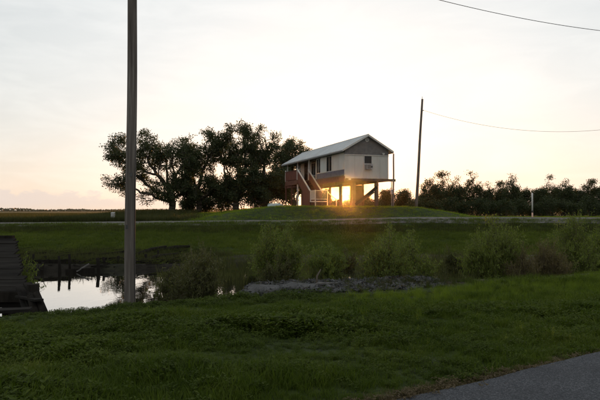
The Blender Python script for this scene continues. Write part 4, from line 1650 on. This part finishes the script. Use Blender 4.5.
Yd = 14.2
timber('piling', [(px(35, Yd), Yd, -1.4), (px(34, Yd), Yd, pz(284, Yd))], [0.15, 0.14], 'thick dark piling at the right foot of the collapsed dock', 'pilings by the collapsed dock', 'piling')
timber('piling', [(px(46, 13.3), 13.3, pz(316, 13.3)), (px(37, 13.9), 13.9, pz(294, 13.9))], [0.10, 0.09], 'dark timber leaning left against the thick piling', 'pilings by the collapsed dock', 'piling')
timber('piling', [(px(38, 13.2), 13.2, pz(318, 13.2)), (px(31, 13.8), 13.8, pz(296, 13.8))], [0.09, 0.08], 'second leaning dark timber below the thick piling', 'pilings by the collapsed dock', 'piling')
plank_thing('loose_plank', (px(-30, 11.6), 11.6, -0.12), (px(32, 11.9), 11.9, -0.1), 0.3, 0.06, 'long weathered grey board lying in grass before the collapsed dock', None)
plank_thing('loose_plank', (px(-30, 12.3), 12.3, -0.2), (px(18, 12.2), 12.2, -0.16), 0.24, 0.06, 'short weathered board lying behind the long grey board', None)

for i, (a, b, lab) in enumerate((((21, 287), (29, 313), 'leftmost dark board hanging off the collapsed dock front'), ((26, 289), (36, 314), 'middle dark board hanging off the collapsed dock corner'),
                                ((28, 283), (44, 312), 'longest dark board slanting right off the collapsed dock corner'), ((20, 296), (40, 300), 'dark cross board nailed below the collapsed dock corner'))):
    y0, y1 = 14.55 - 0.06 * i, 13.7 - 0.1 * i
    plank_thing('slanting_board', (px(a[0], y0), y0, pz(a[1], y0)), (px(b[0], y1), y1, pz(b[1], y1)), 0.2, 0.05, lab, 'boards hanging off the collapsed dock', 'board')
# old bulkhead on the pond's far side: pilings, boards and drift
rndp = random.Random(8)
ORD = ['first', 'second', 'third', 'fourth', 'fifth', 'sixth', 'seventh', 'eighth', 'ninth', 'tenth', 'eleventh', 'twelfth', 'thirteenth', 'fourteenth', 'fifteenth', 'sixteenth', 'seventeenth', 'eighteenth', 'nineteenth', 'twentieth']


def flat_at(px_, py_):
    """the spot on the drift flat across the pond"""
    Y = min((EYE + 0.86) / (py_ - 211) * F, 37.5)
    return px(px_, Y), Y, max(ground(px(px_, Y), Y), WATER_Z - 0.05)


stakes = [(27, 268, 259), (33, 266, 254), (41, 269, 262), (46, 265, 256), (61, 270.5, 256), (71, 269, 254), (85, 264, 257), (100, 269.5, 258), (106, 266, 257), (118, 266, 256), (146, 263, 254), (158, 260, 250)]
for i, (sx, sb, st) in enumerate(stakes):
    X, Y, z = flat_at(sx, sb)
    dx = rndp.uniform(-0.12, 0.12)
    timber('old_piling', [(X, Y, -1.6), (X + dx, Y, pz(st, Y))], [rndp.uniform(0.06, 0.10), rndp.uniform(0.05, 0.08)],
           ORD[i] + ' piling stump from the left in the broken bulkhead across the pond', 'bulkhead piling stumps across the pond', 'piling')
boards = [((26, 262), (60, 264)), ((32, 268), (76, 266)), ((58, 259), (98, 257.5)), ((77, 269.5), (88, 261)), ((90, 264), (128, 261)), ((98, 259), (134, 255)),
          ((66, 269.5), (96, 269)), ((136, 258), (166, 252)), ((160, 255), (190, 246)), ((140, 264), (178, 258)), ((18, 258), (50, 257))]
bl_lab = ['dark board left of the tallest stakes across the pond', 'dark board lowest at the waterline on the left', 'dark upper board behind the pair of stakes across the pond', 'pale board fallen aslant at the far waterline',
          'dark board just left of the near pole across the pond', 'dark upper board running behind the near pole', 'dark board at the waterline below the pale slanting board', 'dark drift log lying just right of the near pole on the far flat',
          'topmost dark drift log running up to the field', 'lowest dark drift log right of the near pole', 'leftmost dark board beside the collapsed dock']
for i, (a, b) in enumerate(boards):
    p0, p1 = Vector(flat_at(*a)), Vector(flat_at(*b))
    p0.z += 0.10
    p1.z += 0.16
    if i in (7, 8, 9):
        mid = (p0 + p1) / 2 + Vector((0, 0, 0.07))
        timber('drift_log', [p0, mid, p1], [0.13, 0.12, 0.07], bl_lab[i], 'drift logs on the far flat', 'log')
    else:
        p1.y = p0.y + (p1.y - p0.y) * 0.5
        if i == 3:
            p1 = p0 + Vector((0.5, 0.25, 0.34))
        plank_thing('bulkhead_board', p0, p1, 0.05 if i != 3 else 0.12, 0.2 if i != 3 else 0.05, bl_lab[i], 'boards of the broken bulkhead', 'board', 'driftwood' if i == 3 else 'pile_wood')


def drift_stuff():
    rnd = np.random.default_rng(61)
    m = MB()
    for i in range(620):
        Y = 27.6 + 9.5 * rnd.uniform(0, 1) ** 1.3
        X = px(rnd.uniform(10, 205), Y)
        if float(bank_far(np.array([X]))[0]) - Y > 0.5:
            continue
        z = max(ground(X, Y), WATER_Z - 0.02) + rnd.uniform(0, 0.16)
        a = rnd.normal() * 0.8
        l = rnd.uniform(0.2, 0.8)
        r = rnd.uniform(0.010, 0.035)
        m.tube([(X, Y, z), (X + math.cos(a) * l, Y + math.sin(a) * l, z + rnd.uniform(-0.06, 0.14))], [r, r * 0.6], 5)
    o = m.build('drift_debris', M['pile_wood'])
    tag(o, 'tangle of drift sticks along the far waterline', 'debris', kind='stuff')


drift_stuff()


# rubble bank on the near side
def rock_mesh(seed, flat):
    rnd = np.random.default_rng(seed)
    import bmesh
    bm = bmesh.new()
    bmesh.ops.create_icosphere(bm, subdivisions=1, radius=1)
    for v in bm.verts:
        v.co = Vector((v.co.x * 1.0, v.co.y * rnd.uniform(0.75, 0.85), v.co.z * flat)) * rnd.uniform(0.78, 1.2)
        if v.co.z > flat * 0.45:
            v.co.z = flat * 0.45 + (v.co.z - flat * 0.45) * 0.2
    me = bpy.data.meshes.new('rubble_block')
    bm.to_mesh(me)
    bm.free()
    me.materials.append(M['rubble'])
    return me


def rubble():
    rocks = [rock_mesh(700 + i, f) for i, f in enumerate((0.35, 0.5, 0.42, 0.6))]
    rnd = np.random.default_rng(63)

    def spot():
        while True:
            X = rnd.uniform(-1.7, 4.3)
            e0, e1 = float(grass_edge(np.array([X]))[0]), float(bank_near(np.array([X]))[0])
            Y = rnd.uniform(e0 + 0.1, e1 + 0.7)
            if e1 - e0 > 0.5:
                return X, Y
    for i in range(240):
        X, Y = spot()
        s = rnd.uniform(0.07, 0.17) if i > 22 else rnd.uniform(0.18, 0.32)
        o = link('rubble_block', rocks[i % 4])
        o.location = (X, Y, max(ground(X, Y), -0.95) - s * (0.05 + 0.05 * max(X, 0)))
        o.scale = (s * rnd.uniform(0.8, 1.5), s, s * 0.8)
        o.rotation_euler = (rnd.normal() * 0.25, rnd.normal() * 0.25, rnd.uniform(0, 6.28))
        tag(o, 'grey block of broken rubble on the near pond bank', 'rubble', 'rubble blocks along the near bank')
    for k, (x0, y0, s, w, lab) in enumerate(((-0.95, 15.7, 0.5, 0.45, 'large pale flat slab at the left end of the rubble bank'), (-0.05, 16.3, 0.5, 0.45, 'second pale flat slab of the rubble bank'))):
        m = MB()
        n = 15
        ring = [(1 + rnd.uniform(-0.16, 0.10)) for _ in range(n)]
        sq = [1 / max(abs(math.cos(2 * math.pi * q / n)), abs(math.sin(2 * math.pi * q / n))) ** 0.7 for q in range(n)]
        top_ = [(s * ring[q] * sq[q] * math.cos(2 * math.pi * q / n) * 0.94, w * ring[q] * sq[q] * math.sin(2 * math.pi * q / n) * 0.94, 0.06 + rnd.uniform(-0.02, 0.02)) for q in range(n)]
        bot_ = [(s * ring[q] * sq[q] * math.cos(2 * math.pi * q / n) * 1.04, w * ring[q] * sq[q] * math.sin(2 * math.pi * q / n) * 1.04, -0.16) for q in range(n)]
        m.add(top_ + bot_ + [(0, 0, 0.09), (0, 0, -0.16)], [(q, (q + 1) % n, 2 * n) for q in range(n)] + [(n + q, n + (q + 1) % n, (q + 1) % n, q) for q in range(n)] + [(n + (q + 1) % n, n + q, 2 * n + 1) for q in range(n)])
        o = m.build('concrete_slab', M['rubble'])
        o.location = (x0, y0, ground(x0, y0) + 0.02)
        o.rotation_euler = (0.06, 0.03, 0.15 - 0.3 * k)
        tag(o, lab, 'slab')
    # gravel between the blocks
    V, Fc = [], []
    for i in range(11000):
        X, Y = spot()
        z = ground(X, Y)
        s = rnd.uniform(0.02, 0.07)
        b = len(V)
        R3 = rnd.normal(size=(4, 3))
        V.extend([(X + q[0] * s, Y + q[1] * s, z + q[2] * s * 0.7 + 0.02) for q in R3])
        Fc.extend([(b, b + 1, b + 2), (b, b + 2, b + 3), (b, b + 3, b + 1), (b + 1, b + 3, b + 2)])
    o = link('rubble_gravel', fast_mesh('rubble_gravel', np.array(V), np.array(Fc)), M['rubble'])
    tag(o, 'grey gravel filling the rubble bank by the pond', 'gravel', kind='stuff')
    # a few dead branches on the rubble
    for i, (a, b, c, lab) in enumerate((((300, 290), (318, 283), (338, 284), 'grey dead branch arched over the middle of the rubble bank'),
                                        ((318, 292), (340, 287), (362, 288), 'grey dead branch lying low on the right of the rubble bank'),
                                        ((316, 288), (317, 276), (321, 270), 'dark dead snag standing up behind the rubble bank'))):
        Y = 16.6 + 0.3 * i
        timber('dead_branch', [(px(a[0], Y), Y - 0.3, pz(a[1], Y)), (px(b[0], Y), Y, pz(b[1], Y)), (px(c[0], Y), Y + 0.2, pz(c[1], Y))], [0.035, 0.03, 0.015], lab, None, 'branch', 'driftwood' if i < 2 else 'bark')


rubble()


# ------------------------------------------------------------------ small things far off
def marker_post():
    Y = 52.5
    X = px(532.3, Y)
    z = ground(X, Y)
    e = empty('marker_post', (X, Y, z))
    tag(e, 'slim pale marker post before the dark wood, beyond the levee road', 'post')
    h = pz(193, Y) - z
    m = MB()
    m.tube([(0, 0, -0.2), (0, 0, h * 0.28)], 0.07, 12)
    m.build('lower_tube', M['marker_lit_pink'], e, True)
    m = MB()
    m.tube([(0, 0, h * 0.28), (0, 0, h * 0.30), (0, 0, h * 0.34), (0, 0, h * 0.36)], [0.075, 0.085, 0.085, 0.075], 12)
    m.build('collar', M['dark_metal'], e, True)
    m = MB()
    m.tube([(0, 0, h * 0.36), (0, 0, h * 0.96), (0, 0, h)], [0.07, 0.07, 0.045], 12)
    m.build('upper_tube', M['plastic_white'], e, True)


marker_post()


def white_box():
    Y = 52.5
    X = px(113, Y)
    z = ground(X, Y)
    e = empty('utility_box', (X, Y, z))
    tag(e, 'small white utility box standing in marsh grass left of the near pole', 'utility box')
    zt = pz(213.2, Y) - z
    m = MB()
    m.box(-0.15, 0.15, -0.13, 0.13, zt - 0.8, zt)
    m.add([(-0.165, -0.15, zt), (0.165, -0.15, zt), (0.165, 0.15, zt + 0.06), (-0.165, 0.15, zt + 0.06), (-0.165, -0.15, zt + 0.03), (0.165, -0.15, zt + 0.03), (0.165, 0.15, zt + 0.09), (-0.165, 0.15, zt + 0.09)],
          [(0, 3, 2, 1), (4, 5, 6, 7), (0, 1, 5, 4), (1, 2, 6, 5), (2, 3, 7, 6), (3, 0, 4, 7)])
    m.build('cabinet', M['grey_plastic'], e)
    m = MB()
    m.box(-0.06, 0.06, -0.05, 0.05, -0.2, zt - 0.7)
    m.build('post', M['treated_wood'], e)


white_box()


def skiff():
    Y = 63.0
    X = px(275.5, Y)
    z = ground(X, Y)
    m = MB()
    n, k = 9, 7
    vv = []
    for i in range(n):
        t = i / (n - 1) * 2 - 1
        w = 0.6 * (1 - abs(t) ** 3 * (0.85 if t > 0 else 0.25))
        h = 0.42 * (1 - 0.3 * t * t)
        for j in range(k):
            a = math.pi * j / (k - 1)
            vv.append((t * 0.85, -w * math.cos(a), h * math.sin(a) ** 0.6))
    ff = [(i * k + j, (i + 1) * k + j, (i + 1) * k + j + 1, i * k + j + 1) for i in range(n - 1) for j in range(k - 1)]
    ff.append(tuple(range(k)))
    ff.append(tuple((n - 1) * k + j for j in range(k))[::-1])
    m.add(vv, ff)
    e = empty('upturned_boat', (X, Y, z + 0.02), 0.12)
    tag(e, 'small pale upturned boat on the grass left of the house', 'boat')
    m.build('hull', M['hull'], e, True)
    m = MB()
    m.beam((-0.8, 0, 0.40), (0.6, 0, 0.42), 0.04, 0.06)
    m.build('keel', M['hull'], e)


skiff()


# ------------------------------------------------------------------ thin haze added to make the bloom round the low sun
def build_haze():
    m = bpy.data.materials.new('haze')
    m.use_nodes = True
    N = NT(m.node_tree)
    N.n.clear()
    out = N.node('ShaderNodeOutputMaterial')
    v = N.node('ShaderNodeVolumePrincipled')
    v.inputs['Color'].default_value = (0.95, 0.93, 0.9, 1)
    v.inputs['Density'].default_value = HAZE
    v.inputs['Anisotropy'].default_value = 0.972
    N.l.new(v.outputs[0], out.inputs['Volume'])
    mb = MB().box(-6500, 6500, -500, 9800, -4.0, 15.0)
    o = mb.build('haze', m)
    tag(o, 'thin haze added to give the low sun its bloom', 'haze', kind='stuff')


HAZE = 0.000042
build_haze()
